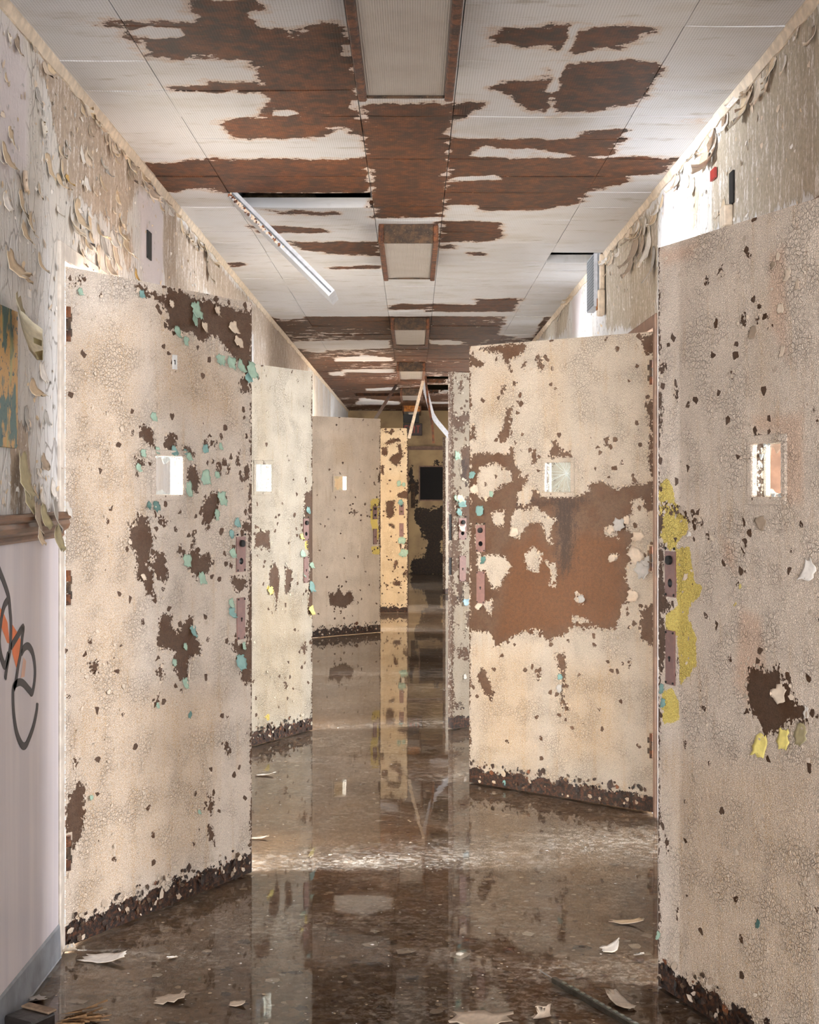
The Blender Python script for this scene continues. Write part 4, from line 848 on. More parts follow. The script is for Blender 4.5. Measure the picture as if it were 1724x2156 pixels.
def make_door(idx, k):
    A, B, label = DOORS[k]; dd = D['doors'][k]; hw = D['hw'][k]
    W = math.hypot(B[0] - A[0], B[1] - A[1]); ang = math.atan2(B[1] - A[1], B[0] - A[0])
    left = k[0] == 'L'
    R = root('steel_door', label, 'door', (A[0], A[1], 0), (0, 0, ang), 'open doors along the corridor', 'thing')
    vis = hw[0] or ((.40, .55, 1.378, 1.516) if left else (W - .55, W - .40, 1.378, 1.516))
    up = (W - .095, W - .042) if left else (.042, .095)
    pz = (1.102, 1.227); lz = (.861, 1.010)
    uc = (up[0] + up[1]) / 2; kz = 1.140; kr = .0135     # through hole of the missing knob
    near = k in ('L1', 'R1', 'R2'); st = .011 if near else .02
    cu = (vis[0], vis[1], uc - kr, uc + kr); cv = (vis[2], vis[3], kz - kr, kz + kr)
    us = lines(0, W, st, cu); vs = lines(DZ0, DZ1, st, cv)
    U, Vv, _ = grid(us, vs)
    def inhole(u, v): return (vis[0] < u < vis[1] and vis[2] < v < vis[3]) or (abs(u - uc) < kr and abs(v - kz) < kr)
    def cells(us, vs):
        nx = len(us)
        return [(j * nx + i, j * nx + i + 1, (j + 1) * nx + i + 1, (j + 1) * nx + i) for j in range(len(vs) - 1) for i in range(nx - 1)
                if not inhole((us[i] + us[i + 1]) / 2, (vs[j] + vs[j + 1]) / 2)]
    V = [(u, 0, v) for u, v in zip(U, Vv)]; Fc = cells(us, vs)
    us2 = sorted({0, round(W, 4), *[round(c, 4) for c in cu]}); vs2 = sorted({DZ0, DZ1, .2, *[round(c, 4) for c in cv]})
    b = len(V); U2, V2, _ = grid(us2, vs2)
    V += [(u, TH, v) for u, v in zip(U2, V2)]; Fc += [tuple(b + i for i in q[::-1]) for q in cells(us2, vs2)]
    # edges and reveals
    b = len(V); ez = lines(DZ0, DZ1, .03)
    for u in (0, W):
        c = len(V)
        for z in ez: V += [(u, 0, z), (u, TH, z)]
        for j in range(len(ez) - 1):
            q = (c + 2 * j, c + 2 * j + 2, c + 2 * j + 3, c + 2 * j + 1); Fc.append(q if u else q[::-1])
    for z in (DZ0, DZ1):
        c = len(V); V += [(0, 0, z), (W, 0, z), (W, TH, z), (0, TH, z)]; Fc.append((c, c + 1, c + 2, c + 3) if z > 1 else (c + 3, c + 2, c + 1, c))
    for (a0, a1, z0, z1) in (vis, (uc - kr, uc + kr, kz - kr, kz + kr)):
        c = len(V); V += [(a0, 0, z0), (a1, 0, z0), (a1, 0, z1), (a0, 0, z1), (a0, TH, z0), (a1, TH, z0), (a1, TH, z1), (a0, TH, z1)]
        Fc += [(c, c + 1, c + 5, c + 4), (c + 1, c + 2, c + 6, c + 5), (c + 2, c + 3, c + 7, c + 6), (c + 3, c, c + 4, c + 7)]
    P = np.array(V); u, v, yy = P[:, 0], P[:, 2], P[:, 1]
    front = yy < 1e-6
    def fld(key, soft=None, lo=-.05, hi=.05):
        if not dd.get(key): return np.full(len(P), -1.0 if soft is None else 0.0)
        s = sdf(dd[key], u, v)
        if soft is None: return np.clip(s, lo, hi)
        return np.clip(.5 + s / soft, 0, 1) * front
    loss = fld('loss')
    if dd.get('keep'):
        kp = sdf(dd['keep'], u, v); loss = np.minimum(loss, np.where(kp > -.05, -kp, 9))
    edge = .004 if k in ('R3', 'R2', 'R1', 'R4') else -.002
    loss = np.where(front, np.maximum(loss, -.017 + .011 * (np.sin(u * 31 + v * 11) + np.sin(v * 19 - u * 13) + np.sin(v * 43 + u * 21))) if k == 'R3' else loss, edge); loss[b:][:] = np.where(loss[b:] > -.05, np.maximum(loss[b:], edge), edge)
    # brown wear along the lock edge
    ue = (W - u) if left else u
    loss = np.where(front, np.maximum(loss, .004 - ue - .004 * np.sin(v * 23)), loss)
    lsd = sdf(dd['loss'], u, v) if dd.get('loss') else np.full(len(P), -1.0)
    chips = np.clip(1 - np.abs(lsd) / .14, 0, 1) * front * (1.5 if k == 'R3' else .7)
    foot = rust_foot(v, .07 if k != 'L4' else .06)
    at = {'loss': loss + 1, 'foot': foot + 1, 'yellow': np.where(front, fld('yellow'), -1) + 1, 'stain': fld('stain', .12), 'chips': chips,
          'peach': fld('peach', .03), 'rusty': fld('rusty', .08), 'dark': fld('dark', .10)}
    obj('door_leaf', V, Fc, M_DOOR[k], R, attrs=at)
    # frame of the vision pane (four bevelled stops) and pane
    fw = .017; mt = M_DOOR[k]
    for side, (ya, yb) in (('front', (-.006, .012)), ('rear', (TH - .012, TH + .006))):
        for (a0, a1, z0, z1) in ((vis[0] - fw, vis[1] + fw, vis[3] - .004, vis[3] + fw), (vis[0] - fw, vis[1] + fw, vis[2] - fw, vis[2] + .004), (vis[0] - fw, vis[0] + .004, vis[2] + .004, vis[3] - .004), (vis[1] - .004, vis[1] + fw, vis[2] + .004, vis[3] - .004)):
            box('window_stop', a0, a1, ya, yb, z0, z1, mt, R, .003)
    pane(R, k, vis)
    # lock plates
    bm = bmesh.new()
    vsq = [bm.verts.new((x, 0, z)) for x, z in ((up[0], pz[0]), (up[1], pz[0]), (up[1], pz[1]), (up[0], pz[1]))]
    es = [bm.edges.new((vsq[i], vsq[(i + 1) % 4])) for i in range(4)]
    cs = [bm.verts.new((uc + .012 * math.cos(t * math.tau / 24), 0, kz + .012 * math.sin(t * math.tau / 24))) for t in range(24)]
    es += [bm.edges.new((cs[i], cs[(i + 1) % 24])) for i in range(24)]
    bmesh.ops.triangle_fill(bm, edges=es, use_beauty=True)
    ex = bmesh.ops.extrude_face_region(bm, geom=bm.faces[:])
    bmesh.ops.translate(bm, verts=[g for g in ex['geom'] if isinstance(g, bmesh.types.BMVert)], vec=(0, -.004, 0))
    bmesh.ops.recalc_face_normals(bm, faces=bm.faces)
    pl = bmobj('lock_plate', bm, M_PLATE, R)
    cyl('lock_cylinder', (uc + .001, -.006, 1.203), (0, 1, 0), .0125, .014, M_BLACK, pl)
    bm = bmesh.new(); bmesh.ops.create_cone(bm, cap_ends=False, segments=24, radius1=.0118, radius2=.0118, depth=.05)
    bmesh.ops.transform(bm, matrix=Matrix.Translation((uc, .0215, kz)) @ Matrix.Rotation(math.pi / 2, 4, 'X'), verts=bm.verts)
    bmobj('knob_hole_sleeve', bm, M_BLACK, pl)
    for (sx, sz) in ((up[0] + .006, pz[0] + .006), (up[1] - .006, pz[0] + .006), (up[0] + .004, pz[1] + .008), (up[1] - .004, pz[1] + .008)):
        cyl('screw_hole', (sx, -.0045, sz), (0, 1, 0), .0036, .003, M_BLACK, pl, 10)
    lp = box('keyhole_plate', up[0] + .003, up[1] - .003, -.005, .0005, lz[0], lz[1], M_PLATE, R, .0012)
    cyl('keyhole', (uc, -.006, (lz[0] + lz[1]) / 2), (0, 1, 0), .004, .004, M_BLACK, lp, 12)
    box('keyhole_slot', uc - .0016, uc + .0016, -.0075, -.004, .925, .935, M_BLACK, lp)
    for (sx, sz) in ((up[0] + .008, lz[0] + .006), (up[1] - .008, lz[0] + .006), (up[0] + .008, lz[1] - .006), (up[1] - .008, lz[1] - .006)):
        cyl('screw_hole', (sx, -.006, sz), (0, 1, 0), .003, .003, M_BLACK, lp, 10)
    if k == 'R3':
        for z0, z1 in ((1.10, 1.25), (.90, 1.0)): box('lock_slot', -.003, .001, .010, .032, z0, z1, M_BLACK, R)
    # hinges on the wall side
    uh = -.002 if left else W + .002; sg = 1 if left else -1
    for hz in (.30, 1.10, 1.895):
        h = box('hinge', min(uh, uh + sg * .030), max(uh, uh + sg * .030), -.003, .001, hz - .058, hz + .058, flake_of(k, 1), R, .001)
        for q in range(3): cyl('hinge_knuckle', (uh + sg * .006, -.008, hz - .036 + q * .036), (0, 0, 1), .0085, .033, M_DIRTY if q == 1 else M_RUST, h, 12)
        for pz0 in (-.036, .010): box('hinge_pocket', min(uh + sg * .012, uh + sg * .027), max(uh + sg * .012, uh + sg * .027), -.0045, -.002, hz + pz0, hz + pz0 + .024, M_DIRTY, h)
    if k == 'L1':
        c = box('number_card', .503, .528, -.0022, -.0004, 1.797, 1.845, plain('white_card', (226, 226, 226), .5), R)
        box('printed_mark', .514, .518, -.0030, -.0020, 1.813, 1.828, M_INK, c); box('printed_mark', .510, .516, -.0030, -.0020, 1.824, 1.828, M_INK, c)
    # curled flakes
    fr = lambda a, z: Matrix.Translation((a, -.001, z))
    for i, (a, z, s, c, rt) in enumerate(dd.get('flakes', [])):
        add_flake(R, fr(a, min(z, 2.05)), s * 1.0, c, rt, 1000 + idx * 100 + i, curl=rnd.uniform(.2, .8), aspect=rnd.uniform(.75, 1.1))
    # small lifted flakes: round the bare patches and sprinkled over the sheet
    G = np.stack([nrg.uniform(.01, W - .01, 60000), nrg.uniform(.08, 2.06, 60000)], 1)
    s = sdf(dd['loss'], G[:, 0], G[:, 1]) if dd.get('loss') else np.full(len(G), -1.0)
    if dd.get('keep'): s = np.minimum(s, -sdf(dd['keep'], G[:, 0], G[:, 1]))
    ok = ~((G[:, 0] > vis[0] - .02) & (G[:, 0] < vis[1] + .02) & (G[:, 1] > vis[2] - .02) & (G[:, 1] < vis[3] + .02)) & ~((G[:, 0] > up[0] - .012) & (G[:, 0] < up[1] + .012) & (G[:, 1] > .85) & (G[:, 1] < 1.24))
    rim = [tuple(q) for q in G[ok & (s > -.012) & (s < .002)]]
    fieldp = [tuple(q) for q in G[ok & (s < -.02)]]
    nr, nf = {'L1': (420, 260), 'R2': (420, 120), 'R1': (200, 420), 'L2': (80, 70), 'R3': (120, 40)}.get(k, (40, 30))
    rnd.shuffle(rim); rnd.shuffle(fieldp)
    mts = [flake_of(k, 0), flake_of(k, 1), flake_of(k, 2)]
    sc = 1.0 if near else 1.3
    crumbs('lifted_paint_flakes', rim[:nr] + fieldp[:nf], mts, fr, R, .0025 * sc, .0065 * sc, 40 + idx)
    if left or k in ('R1', 'R2'):
        pts = [(rnd.uniform(.01, W - .01), rnd.uniform(.02, .12)) for _ in range(150)]
        crumbs('rotten_foot_scales', pts, [M_ROT, M_ROT, M_ROT, M_FL['taupe'][0], M_DIRTY, M_ROT, M_RUST, M_DIRTY, flake_of(k, 1)], fr, R, .004, .012, 60 + idx)
    return R
_fo = {}
def flake_of(k, j):
    base = {'L1': (216, 198, 180), 'L2': (206, 196, 176), 'L3': (196, 180, 160), 'L4': (224, 204, 170), 'R1': (214, 196, 178), 'R2': (220, 200, 176), 'R3': (188, 174, 156), 'R4': (188, 174, 156)}[k]
    if (k, j) not in _fo: _fo[(k, j)] = plain('door_flake', tuple(int(c * (.97, .86, .92)[j]) - (0, 0, 6)[j] for c in base), .6, 0, .08, 80, .0006)
    return _fo[(k, j)]

def pane(R, k, vis):
    x0, x1, z0, z1 = vis; r = random.Random(ord(k[1]) * 7 + ord(k[0])); y = .022
    cx, cz = (x0 + x1) / 2, (z0 + z1) / 2
    if k in ('L1', 'R1', 'L3'):     # smashed: a ring of shards left in the stops
        n = 26; V, Fc = [], []
        for i in range(n):
            t = i / n * math.tau; ct, st_ = math.cos(t), math.sin(t); q = 1 / max(abs(ct), abs(st_))
            fr = r.uniform(.55, .97)
            if k == 'R1': fr = r.uniform(.5, .9)
            for f in (1.0, fr): V.append((cx + ct * q * f * (x1 - x0) / 2, y, cz + st_ * q * f * (z1 - z0) / 2))
        m = len(V); V += [(a, y + .004, c) for a, _, c in V]
        for i in range(n):
            a, b = 2 * i, 2 * ((i + 1) % n)
            Fc += [(a, b, b + 1, a + 1), (m + a + 1, m + b + 1, m + b, m + a), (a + 1, b + 1, m + b + 1, m + a + 1)]
        obj('broken_pane', V, Fc, M_GLASS, R)
        if k != 'L3':
            for i in range(9):
                t = r.uniform(0, math.tau); q = .5 / max(abs(math.cos(t)), abs(math.sin(t)))
                p = (cx + math.cos(t) * q * (x1 - x0) * .9, cz + math.sin(t) * q * (z1 - z0) * .9); s = r.uniform(.006, .014)
                pv = [(p[0] + s * math.cos(a + t) * r.uniform(.6, 1), y - .002, p[1] + s * math.sin(a + t) * r.uniform(.6, 1)) for a in (0, 2.1, 4.2)]
                obj('glass_shard', pv + [(a, b + .003, c) for a, b, c in pv], [(0, 1, 2), (5, 4, 3), (0, 3, 4, 1), (1, 4, 5, 2), (2, 5, 3, 0)], M_SHARD, R)
    else:
        gp = box('glass_pane', x0, x1, y, y + .004, z0, z1, M_GLASS, R)
        if k in ('R2', 'L2'):
            hx, hz = x0 + .72 * (x1 - x0), z0 + .62 * (z1 - z0)
            if k == 'L2': hx, hz = x0 + .4 * (x1 - x0), z0 + .45 * (z1 - z0)
            bm = bmesh.new()
            for i in range(24 if k == 'R2' else 12):
                t = i / (24 if k == 'R2' else 12) * math.tau + r.uniform(-.1, .1); px, pz = hx, hz; L = 0
                while x0 < px < x1 and z0 < pz < z1 and L < .2:
                    t += r.uniform(-.12, .12); s = r.uniform(.012, .025)
                    qx, qz = px + s * math.cos(t), pz + s * math.sin(t); L += s
                    qx = min(max(qx, x0), x1); qz = min(max(qz, z0), z1)
                    w = r.uniform(.0004, .0010); nx, nz = -math.sin(t) * w, math.cos(t) * w
                    bm.faces.new([bm.verts.new(c) for c in ((px + nx, y - .0008, pz + nz), (px - nx, y - .0008, pz - nz), (qx - nx, y - .0008, qz - nz), (qx + nx, y - .0008, qz + nz))])
                    px, pz = qx, qz
            bmobj('crack_lines', bm, M_SHARD, gp)
M_SHARD = plain('crushed_glass', (214, 222, 224), .25, 0, .08, 90, 0)
for i, k in enumerate(DOORS): make_door(i, k)

# door at the far end of the corridor
e = root('steel_door', 'shut door with a black square opening in the dark end wall of the corridor', 'door', (-.08, YE - .004, 0), kind='thing')
me_ = endwall_mat()
xs = lines(0, 1.0, .05); zs = lines(.01, 2.02, .05, (.98, 1.75)); X, Z, f = grid(xs, zs)
gl = sdf(D['ew']['loss'], X - .08, Z)
obj('door_leaf', [(x, -.02, z) for x, z in zip(X, Z)], f, me_, e, attrs={'loss': np.clip(gl, -.35, .3) + 1})
box('dark_opening', .19, .61, -.03, -.0195, 1.215, 1.745, M_BLACK, e)
for (a, b_, c, d) in ((.17, .63, 1.745, 1.765), (.17, .63, 1.195, 1.215), (.17, .19, 1.215, 1.745), (.61, .63, 1.215, 1.745)): box('opening_stop', a, b_, -.034, -.018, c, d, M_FRAME, e)
box('lock_plate', .04, .11, -.03, -.0195, 1.08, 1.48, M_DIRTY, e)
for a, b_, c, d in ((-.06, 0, 0, 2.08), (1.0, 1.06, 0, 2.08), (0, 1.0, 2.02, 2.08)): box('door_frame', a, b_, -.05, 0, c, d, M_FRAME, e)

# ================================================================ ceiling light boxes
LIGHT_L = ['large ceiling light box nearest the camera, cut by the top picture edge', 'second ceiling light box in the centre strip, rotten brown near end', 'third ceiling light box from the camera, between rust-striped pans',
           'fourth ceiling light box from the camera, pale lens in brown ceiling', 'fifth ceiling light box from the camera, above the fallen ceiling runners', 'farthest ceiling light box, bright orange rusty end by the exit sign']
for i, y0 in enumerate((3.0, 6.65, 10.3, 13.95, 17.6, 21.25)):
    y1 = y0 + 1.22; z0 = 2.565; x0, x1 = -.166, .120
    R = root('ceiling_light', LIGHT_L[i], 'ceiling light', ((x0 + x1) / 2, y0, z0), group='light boxes in the centre strip')
    hw_ = (x1 - x0) / 2; L = y1 - y0
    box('housing', -hw_ + .002, hw_ - .002, .004, L - .004, .034, .092, M_RUST, R)
    for a, b_ in ((-hw_, -hw_ + .026), (hw_ - .026, hw_)): box('side_frame', a, b_, 0, L, 0, .088, M_RUST, R, .004)
    box('end_frame', -hw_ + .026, hw_ - .026, 0, .012, 0, .090, M_ORANGE if i == 5 else M_DIRTY, R, .002)
    box('end_frame', -hw_ + .026, hw_ - .026, L - .006, L, .010, .088, M_DIRTY, R, .002)
    bm = bmesh.new(); bmesh.ops.create_grid(bm, x_segments=4, y_segments=12, size=.5)
    rr = random.Random(i)
    for v in bm.verts:
        X_, Y_ = v.co.x, v.co.y; v.co = ((X_) * (2 * hw_ - .052), .012 + (Y_ + .5) * (L - .026), .016 + .004 * math.cos(X_ * 3) * math.cos(Y_ * 3) + (rr.uniform(-.003, .003) if i else 0))
    bmobj('light_lens', bm, M_LENS, R, smooth=True)

# ================================================================ loose ceiling pans and bent runners
def channel(bm, L, wd, ht, t=.004):
    """a shallow pan: sheet L x wd with turned-up lips ht"""
    add_box(bm, 0, L, 0, wd, 0, t)
    add_box(bm, 0, L, 0, t, t, ht); add_box(bm, 0, L, wd - t, wd, t, ht); add_box(bm, 0, t, t, wd - t, t, ht); add_box(bm, L - t, L, t, wd - t, t, ht)
def hang_dir(p0, ang):
    # pan frame: x along its length (down the slope), y into the corridor, z = face up side
    c, s = math.cos(ang), math.sin(ang)
    return Matrix(((c, 0, s, p0[0]), (0, 1, 0, p0[1]), (-s, 0, c, p0[2]), (0, 0, 0, 1)))
R = root('hanging_pan', 'long metal ceiling pan hanging on the slant from the open left ceiling bay', 'ceiling pan', (-.775, 5.962, 2.66))
bm = bmesh.new(); channel(bm, .605, .300, .036); bmesh.ops.transform(bm, matrix=Matrix.Rotation(math.radians(45), 4, 'Y') @ Matrix.Translation((0, 0, -.018)), verts=bm.verts)
bmobj('pan_sheet', bm, M_GALV, R)
bm = bmesh.new(); add_box(bm, .0, .60, -.0035, .001, .014, .021); bmesh.ops.transform(bm, matrix=Matrix.Rotation(math.radians(45), 4, 'Y') @ Matrix.Translation((0, 0, -.018)), verts=bm.verts)
bmobj('pressed_groove', bm, M_DARKPAN, R)
pts = [(rnd.uniform(.0, .32) ** 1, rnd.uniform(-.016, -.004)) for _ in range(90)]
crumbs('rust_scale', pts, [M_RUST, M_FL['cream'][0]], lambda u, v: Matrix.Rotation(math.radians(45), 4, 'Y') @ Matrix.Translation((u, 0, v)), R, .003, .008, 91)
R = root('hanging_pan', 'short perforated ceiling pan hanging straight down beside the peeling right wall', 'ceiling pan', (.985, 7.49, 2.66))
bm = bmesh.new(); channel(bm, .285, .300, .036); bmesh.ops.transform(bm, matrix=Matrix.Rotation(math.radians(90), 4, 'Y') @ Matrix.Translation((0, 0, -.018)), verts=bm.verts)
bmobj('pan_sheet', bm, M_GALV, R)
def dotted():
    m = Mat('perforated_pan_inside'); v = m.co(); x, y, z = m.sep(v)
    fy = m.math('SUBTRACT', m.math('FRACT', m.mul(y, 62.0)), .5); fz = m.math('SUBTRACT', m.math('FRACT', m.mul(z, 62.0)), .5)
    d = m.math('SQRT', m.add(m.mul(fy, fy), m.mul(fz, fz)))
    return m.finish(m.mix(m.step(d, .16, .24), lin(170, 174, 178), lin(92, 96, 102)), .6)
box('perforated_face', -.0195, -.0183, .006, .294, -.279, -.006, dotted(), R)
box('pressed_groove', .002, .006, -.0035, .001, -.28, -.004, M_DARKPAN, R)

def bent_bar(name, label, pts, wd, ht, mat, cat='metal strip'):
    """angle strip along 3-D points"""
    o0 = Vector(pts[0]); P = [Vector(p) - o0 for p in pts]; V, Fc = [], []
    for i, p in enumerate(P):
        d = (P[min(i + 1, len(P) - 1)] - P[max(i - 1, 0)]).normalized()
        sx = d.cross(Vector((0, 1, 0))).normalized(); sy = Vector((0, 1, 0))
        t = .006
        for a, b in ((-wd / 2, 0), (wd / 2, 0), (wd / 2, t), (t / 2, t), (t / 2, ht), (-t / 2, ht), (-t / 2, t), (-wd / 2, t)):
            V.append(p + sx * a + sy * b)
    for i in range(len(P) - 1):
        for q in range(8):
            a, b = i * 8 + q, i * 8 + (q + 1) % 8; Fc.append((a, b, b + 8, a + 8))
    Fc += [tuple(range(8))[::-1], tuple(range((len(P) - 1) * 8, len(P) * 8))]
    R = root(name, label, cat, pts[0]); obj('strip', V, Fc, mat, R); return R
bent_bar('ceiling_runner_strip', 'straight grey runner hanging down left of the far light boxes', [(-.205, 17.0, 2.655), (-.40, 14.7, 2.13)], .035, .03, plain('dull_runner', (120, 112, 108), .5, .3))
bent_bar('ceiling_runner_strip', 'pale blue-grey bent runner hanging behind the mottled edge-on door', [(.115, 16.3, 2.652), (.215, 16.3, 2.27), (.27, 16.3, 2.18), (.44, 16.3, 1.98)], .055, .03, M_GALV)
bent_bar('ceiling_runner_strip', 'rusty strip hanging straight down beside the dark missing pans', [(.135, 15.6, 2.655), (.165, 15.6, 2.36), (.215, 15.6, 2.08), (.225, 15.6, 1.90)], .026, .012, M_RUST)
bent_bar('ceiling_runner_strip', 'rust-spotted pale strip hanging in front of the exit sign', [(.12, 16.0, 2.655), (.02, 16.0, 2.26), (-.05, 16.0, 1.97)], .035, .02, M_COVE)

# exit sign
R = root('exit_sign', 'dark exit sign with red letters hanging near the end of the corridor', 'exit sign', (-.16, 22.0, 2.23))
box('sign_case', -.0, .30, 0, .08, 0, .19, plain('sign_case', (46, 36, 32), .5), R, .004)
box('battery_box', 0, .25, .0, .1, .20, .34, plain('battery_box', (26, 26, 28), .5), R, .006)
box('hanger', .11, .15, .03, .06, .33, .43, M_FRAME, R)
box('lamp_head', .08, .17, -.04, .03, .33, .40, M_FRAMEW, R, .012)
mred = plain('sign_red', (176, 72, 54), .5); mface = plain('sign_face', (66, 50, 46), .5)
box('sign_face', .012, .288, -.004, .001, .018, .172, mface, R)
def letter(bars, ox):
    bm = bmesh.new()
    for (xa, za, xb, zb) in bars:
        d = Vector((xb - xa, 0, zb - za)); L = d.length; a = math.atan2(zb - za, xb - xa)
        M = Matrix.Translation((ox + (xa + xb) / 2, -.006, .04 + (za + zb) / 2)) @ Matrix.Rotation(-a, 4, 'Y')
        add_box(bm, -L / 2, L / 2, -.002, .002, -.007, .007, M=M)
    bmobj('sign_letter', bm, mred, R)
h = .11
letter([(0, 0, 0, h), (0, 0, .045, 0), (0, h, .045, h), (0, h / 2, .038, h / 2)], .025)
letter([(0, 0, .05, h), (.05, 0, 0, h)], .095)
letter([(0, 0, 0, h)], .175)
letter([(0, h, .06, h), (.03, 0, .03, h)], .205)

# ================================================================ things lying in the water
def fl(x, y): # floor point under a pixel of the photograph's measured survey
    t = (0.011 - 1.40) * 2945.0 / (1028.0 - y); return (t * (x - 870.0) / 2945.0, t)
def floor_flake(x, y, size, colour, label, seed, curl=.6, rot=0, cat='paint flake', name='fallen_paint_flake', asp=.8, zz=.011):
    curl *= .6
    V, Fc, mi = flake_mesh(size * asp, size, curl, seed, .0012)
    px, py = fl(x, y)
    T = Matrix.Rotation(math.radians(rot), 4, 'Z') @ Matrix.Rotation(math.radians(-90), 4, 'X')
    V = [T @ Vector(v) for v in V]; mz = min(v.z for v in V)
    c = sum((v for v in V), Vector()) / len(V)
    o = obj(name, [(v.x - c.x, v.y - c.y, v.z - mz) for v in V], Fc, mats=list(M_FL[colour]), midx=mi, smooth=True)
    o.location = (px, py, zz); tag(o, label, cat, 'fallen paint flakes in the water' if cat == 'paint flake' else None); return o
floor_flake(146, 2005, .055, 'white', 'curled white paint flake at the hinge foot of the left open door', 901, 1.9, 20)
floor_flake(218, 2021, .13, 'white', 'largest flat white paint flake floating before the left open door', 902, .5, 70, asp=.5)
floor_flake(78, 2106, .06, 'grey', 'pale grey flake in the water beside the grey base strip', 903, .6, 40)
floor_flake(363, 2018, .035, 'white', 'tiny white flake, the farther of two near the bottom left', 904, .8, 10)
floor_flake(360, 2105, .085, 'cream', 'cream forked paint flake, the nearer of two at the bottom left', 905, .5, 110)
floor_flake(500, 2115, .042, 'cream', 'small cream flake left of the mirrored pane reflection', 906, .6, 80)
floor_flake(545, 1765, .07, 'white', 'white flake by the bright strip beyond the left open door', 907, .4, 90, asp=.5)
floor_flake(1287, 1999, .06, 'white', 'curled white flake before the yellow-edged right door', 908, 1.6, 100)
floor_flake(1320, 1943, .10, 'tan', 'thin forked tan flake lying off the right open doors', 909, .6, 75, asp=.35)
floor_flake(1345, 2012, .03, 'grey', 'tiny grey flake nearest the yellow-edged right door', 910, 1.4, 30)
floor_flake(560, 1632, .09, 'white', 'white flake under the greenish cream door', 911, .5, 95, asp=.45)
floor_flake(1010, 2150, .16, 'cream', 'large torn beige card at the bottom picture edge', 912, .35, 75, 'card', 'torn_card', .55)
floor_flake(1140, 2148, .085, 'cream', 'small folded beige scrap standing at the bottom picture edge', 913, 2.0, 15, 'card', 'torn_card', .5)
# dead leaf
V, Fc, mi = flake_mesh(.045, .12, .5, 55, .001, .2)
px, py = fl(1305, 2112); T = Matrix.Rotation(math.radians(205), 4, 'Z') @ Matrix.Rotation(math.radians(-80), 4, 'X') @ Matrix.Translation((0, 0, .06))
V = [T @ Vector(v) for v in V]; mz = min(v.z for v in V)
lf = obj('dead_leaf', [(v.x, v.y, v.z - mz) for v in V], Fc, mats=[M_FL['taupe'][1], M_FL['taupe'][0]], midx=mi, smooth=True)
lf.location = (px, py, .010); tag(lf, 'dry tan leaf beside the dark metal rod in the water', 'leaf')
# metal rod with rows of notches
rod0 = Vector((*fl(1165, 2068), .016)); rodd = Vector((*fl(1335, 2165), .016)) - rod0; L = rodL = rodd.length; rodd.normalize(); d = rodd
R = root('metal_rod', 'dark metal rod lying slantwise in the water at the bottom right', 'rod', rod0, (0, 0, math.atan2(d.y, d.x)))
bm = bmesh.new(); add_box(bm, 0, L + .12, -.008, .008, -.006, .010, .002); bmobj('bar', bm, plain('wet_dark_steel', (66, 62, 54), .3, .5, .3, 40), R)
bm = bmesh.new()
for q in range(16): add_box(bm, .05 + q * .03, .062 + q * .03, -.005, .004, .0095, .0125)
bmobj('notches', bm, plain('rod_notch', (120, 124, 112), .3, .4), R)
V = [(-.09, .012, -.004), (.02, .006, -.004), (.02, .010, -.004), (-.09, .015, -.004)]
obj('thin_wire', V + [(x, y, z + .003) for x, y, z in V], [(0, 1, 2, 3), (7, 6, 5, 4), (0, 4, 5, 1), (1, 5, 6, 2), (2, 6, 7, 3), (3, 7, 4, 0)], M_STEEL, R)
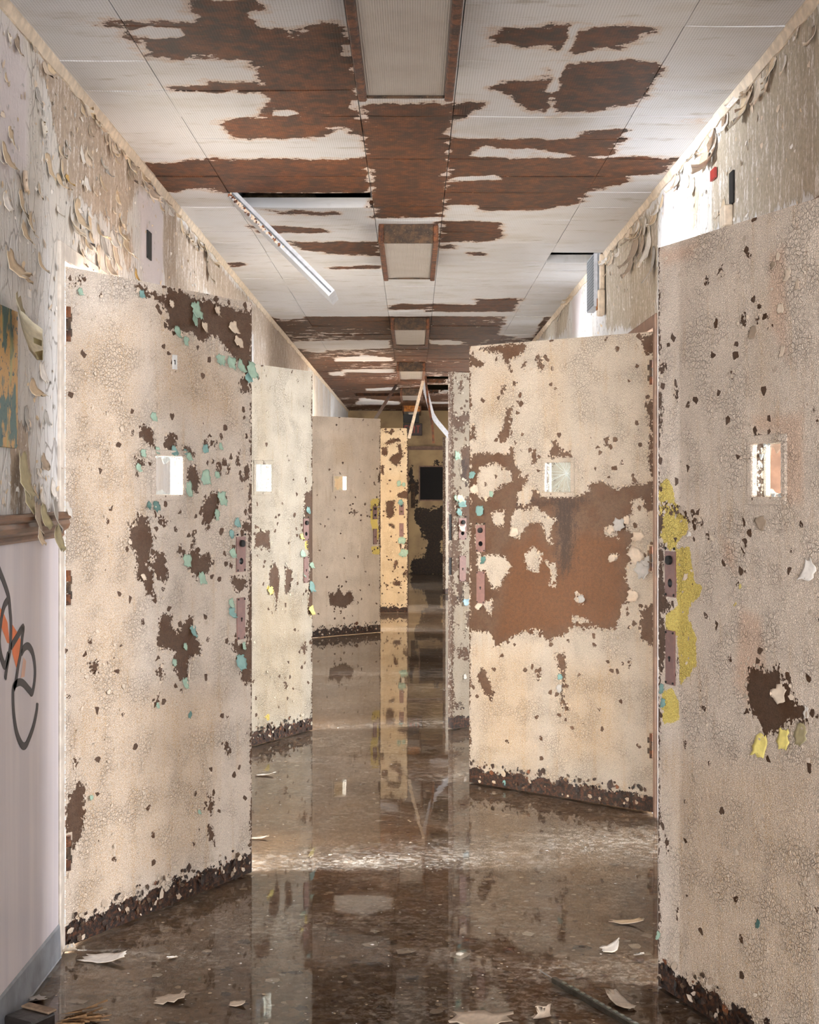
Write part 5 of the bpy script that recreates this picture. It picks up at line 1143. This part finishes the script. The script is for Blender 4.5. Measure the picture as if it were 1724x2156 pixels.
# broken black strip and straw at the lower left corner
R = root('broken_base_strip', 'broken black base strip with dirty top at the lower left corner', 'strip', (-1.015, 3.62, .012), (0, 0, math.radians(-30)))
bm = bmesh.new(); add_box(bm, -.015, .085, -.05, .04, 0, .036, .006); bmobj('strip_body', bm, plain('black_wet_rubber', (36, 32, 30), .35, 0, .3, 30, .003), R)
bm = bmesh.new(); add_box(bm, -.015, .085, .012, .044, .0365, .043, .003); bmobj('dirty_top', bm, plain('muddy_top', (134, 112, 92), .8, 0, .3, 40, .004), R)
r = random.Random(31); V, Fc = [], []
for i in range(50):
    x, y = r.uniform(-.93, -.86), r.uniform(3.60, 3.69); a = r.uniform(-.5, .9); l = r.uniform(.03, .1); c, s = math.cos(a) * l, math.sin(a) * l; z = .012 + r.uniform(0, .012); b = len(V)
    V += [(x, y, z), (x + c, y + s, z + r.uniform(-.002, .01)), (x + c, y + s + .004, z), (x, y + .004, z - .002)]; Fc.append((b, b + 1, b + 2, b + 3))
obj('straw_litter', V, Fc, plain('straw', (150, 116, 82), .8, 0, .3, 50), kind='stuff')
# countless small chips floating and sunk
pts = []
r = random.Random(77)
for i in range(2600):
    y = 3.5 + 14 * r.random() ** 2.2; x = r.uniform(XL + .08, XR - .08)
    if r.random() < .5: x = x * (.55 + .45 * r.random()) + (.4 if r.random() < .5 else -.4) * r.random()
    x = max(XL + .08, min(XR - .08, x))
    q = Vector((x, y, 0)) - Vector((rod0.x, rod0.y, 0)); tq = max(0, min(rodL + .12, q.dot(rodd)))
    if (q - rodd * tq).length > .035 and not (x < -.84 and y < 3.75): pts.append((x, y))
FRF = lambda u, v: Matrix.Translation((u, v, .0095)) @ Matrix.Rotation(math.radians(-90), 4, 'X')
crumbs('floating_paint_chips', pts[:1200], [M_FL['white'][0], M_FL['cream'][0], M_FL['taupe'][0], M_FL['tan'][0], M_FL['taupe'][0], M_FL['tan'][1]], FRF, None,   .002, .0055, 78, (0, .25))
FRS = lambda u, v: Matrix.Translation((u, v, .001)) @ Matrix.Rotation(math.radians(-90), 4, 'X')
crumbs('sunken_paint_chips', pts[1200:], [M_FL['taupe'][0], M_FL['tan'][0], M_RUST, M_FL['taupe'][1]], FRS, None, .005, .014, 79, (0, .12))
pts = [(r.uniform(XL + .1, XR - .1), r.uniform(3.5, 4.4)) for _ in range(90)]
crumbs('sunken_paint_scraps', pts, [M_FL['taupe'][0], M_FL['tan'][1], M_RUST, M_DIRTY, M_DIRTY, plain('brown_silt_scrap', (128, 98, 72), .7)], lambda u, v: Matrix.Translation((u, v, .0052)) @ Matrix.Rotation(math.radians(-90), 4, 'X'), None, .010, .034, 80, (0, .02))
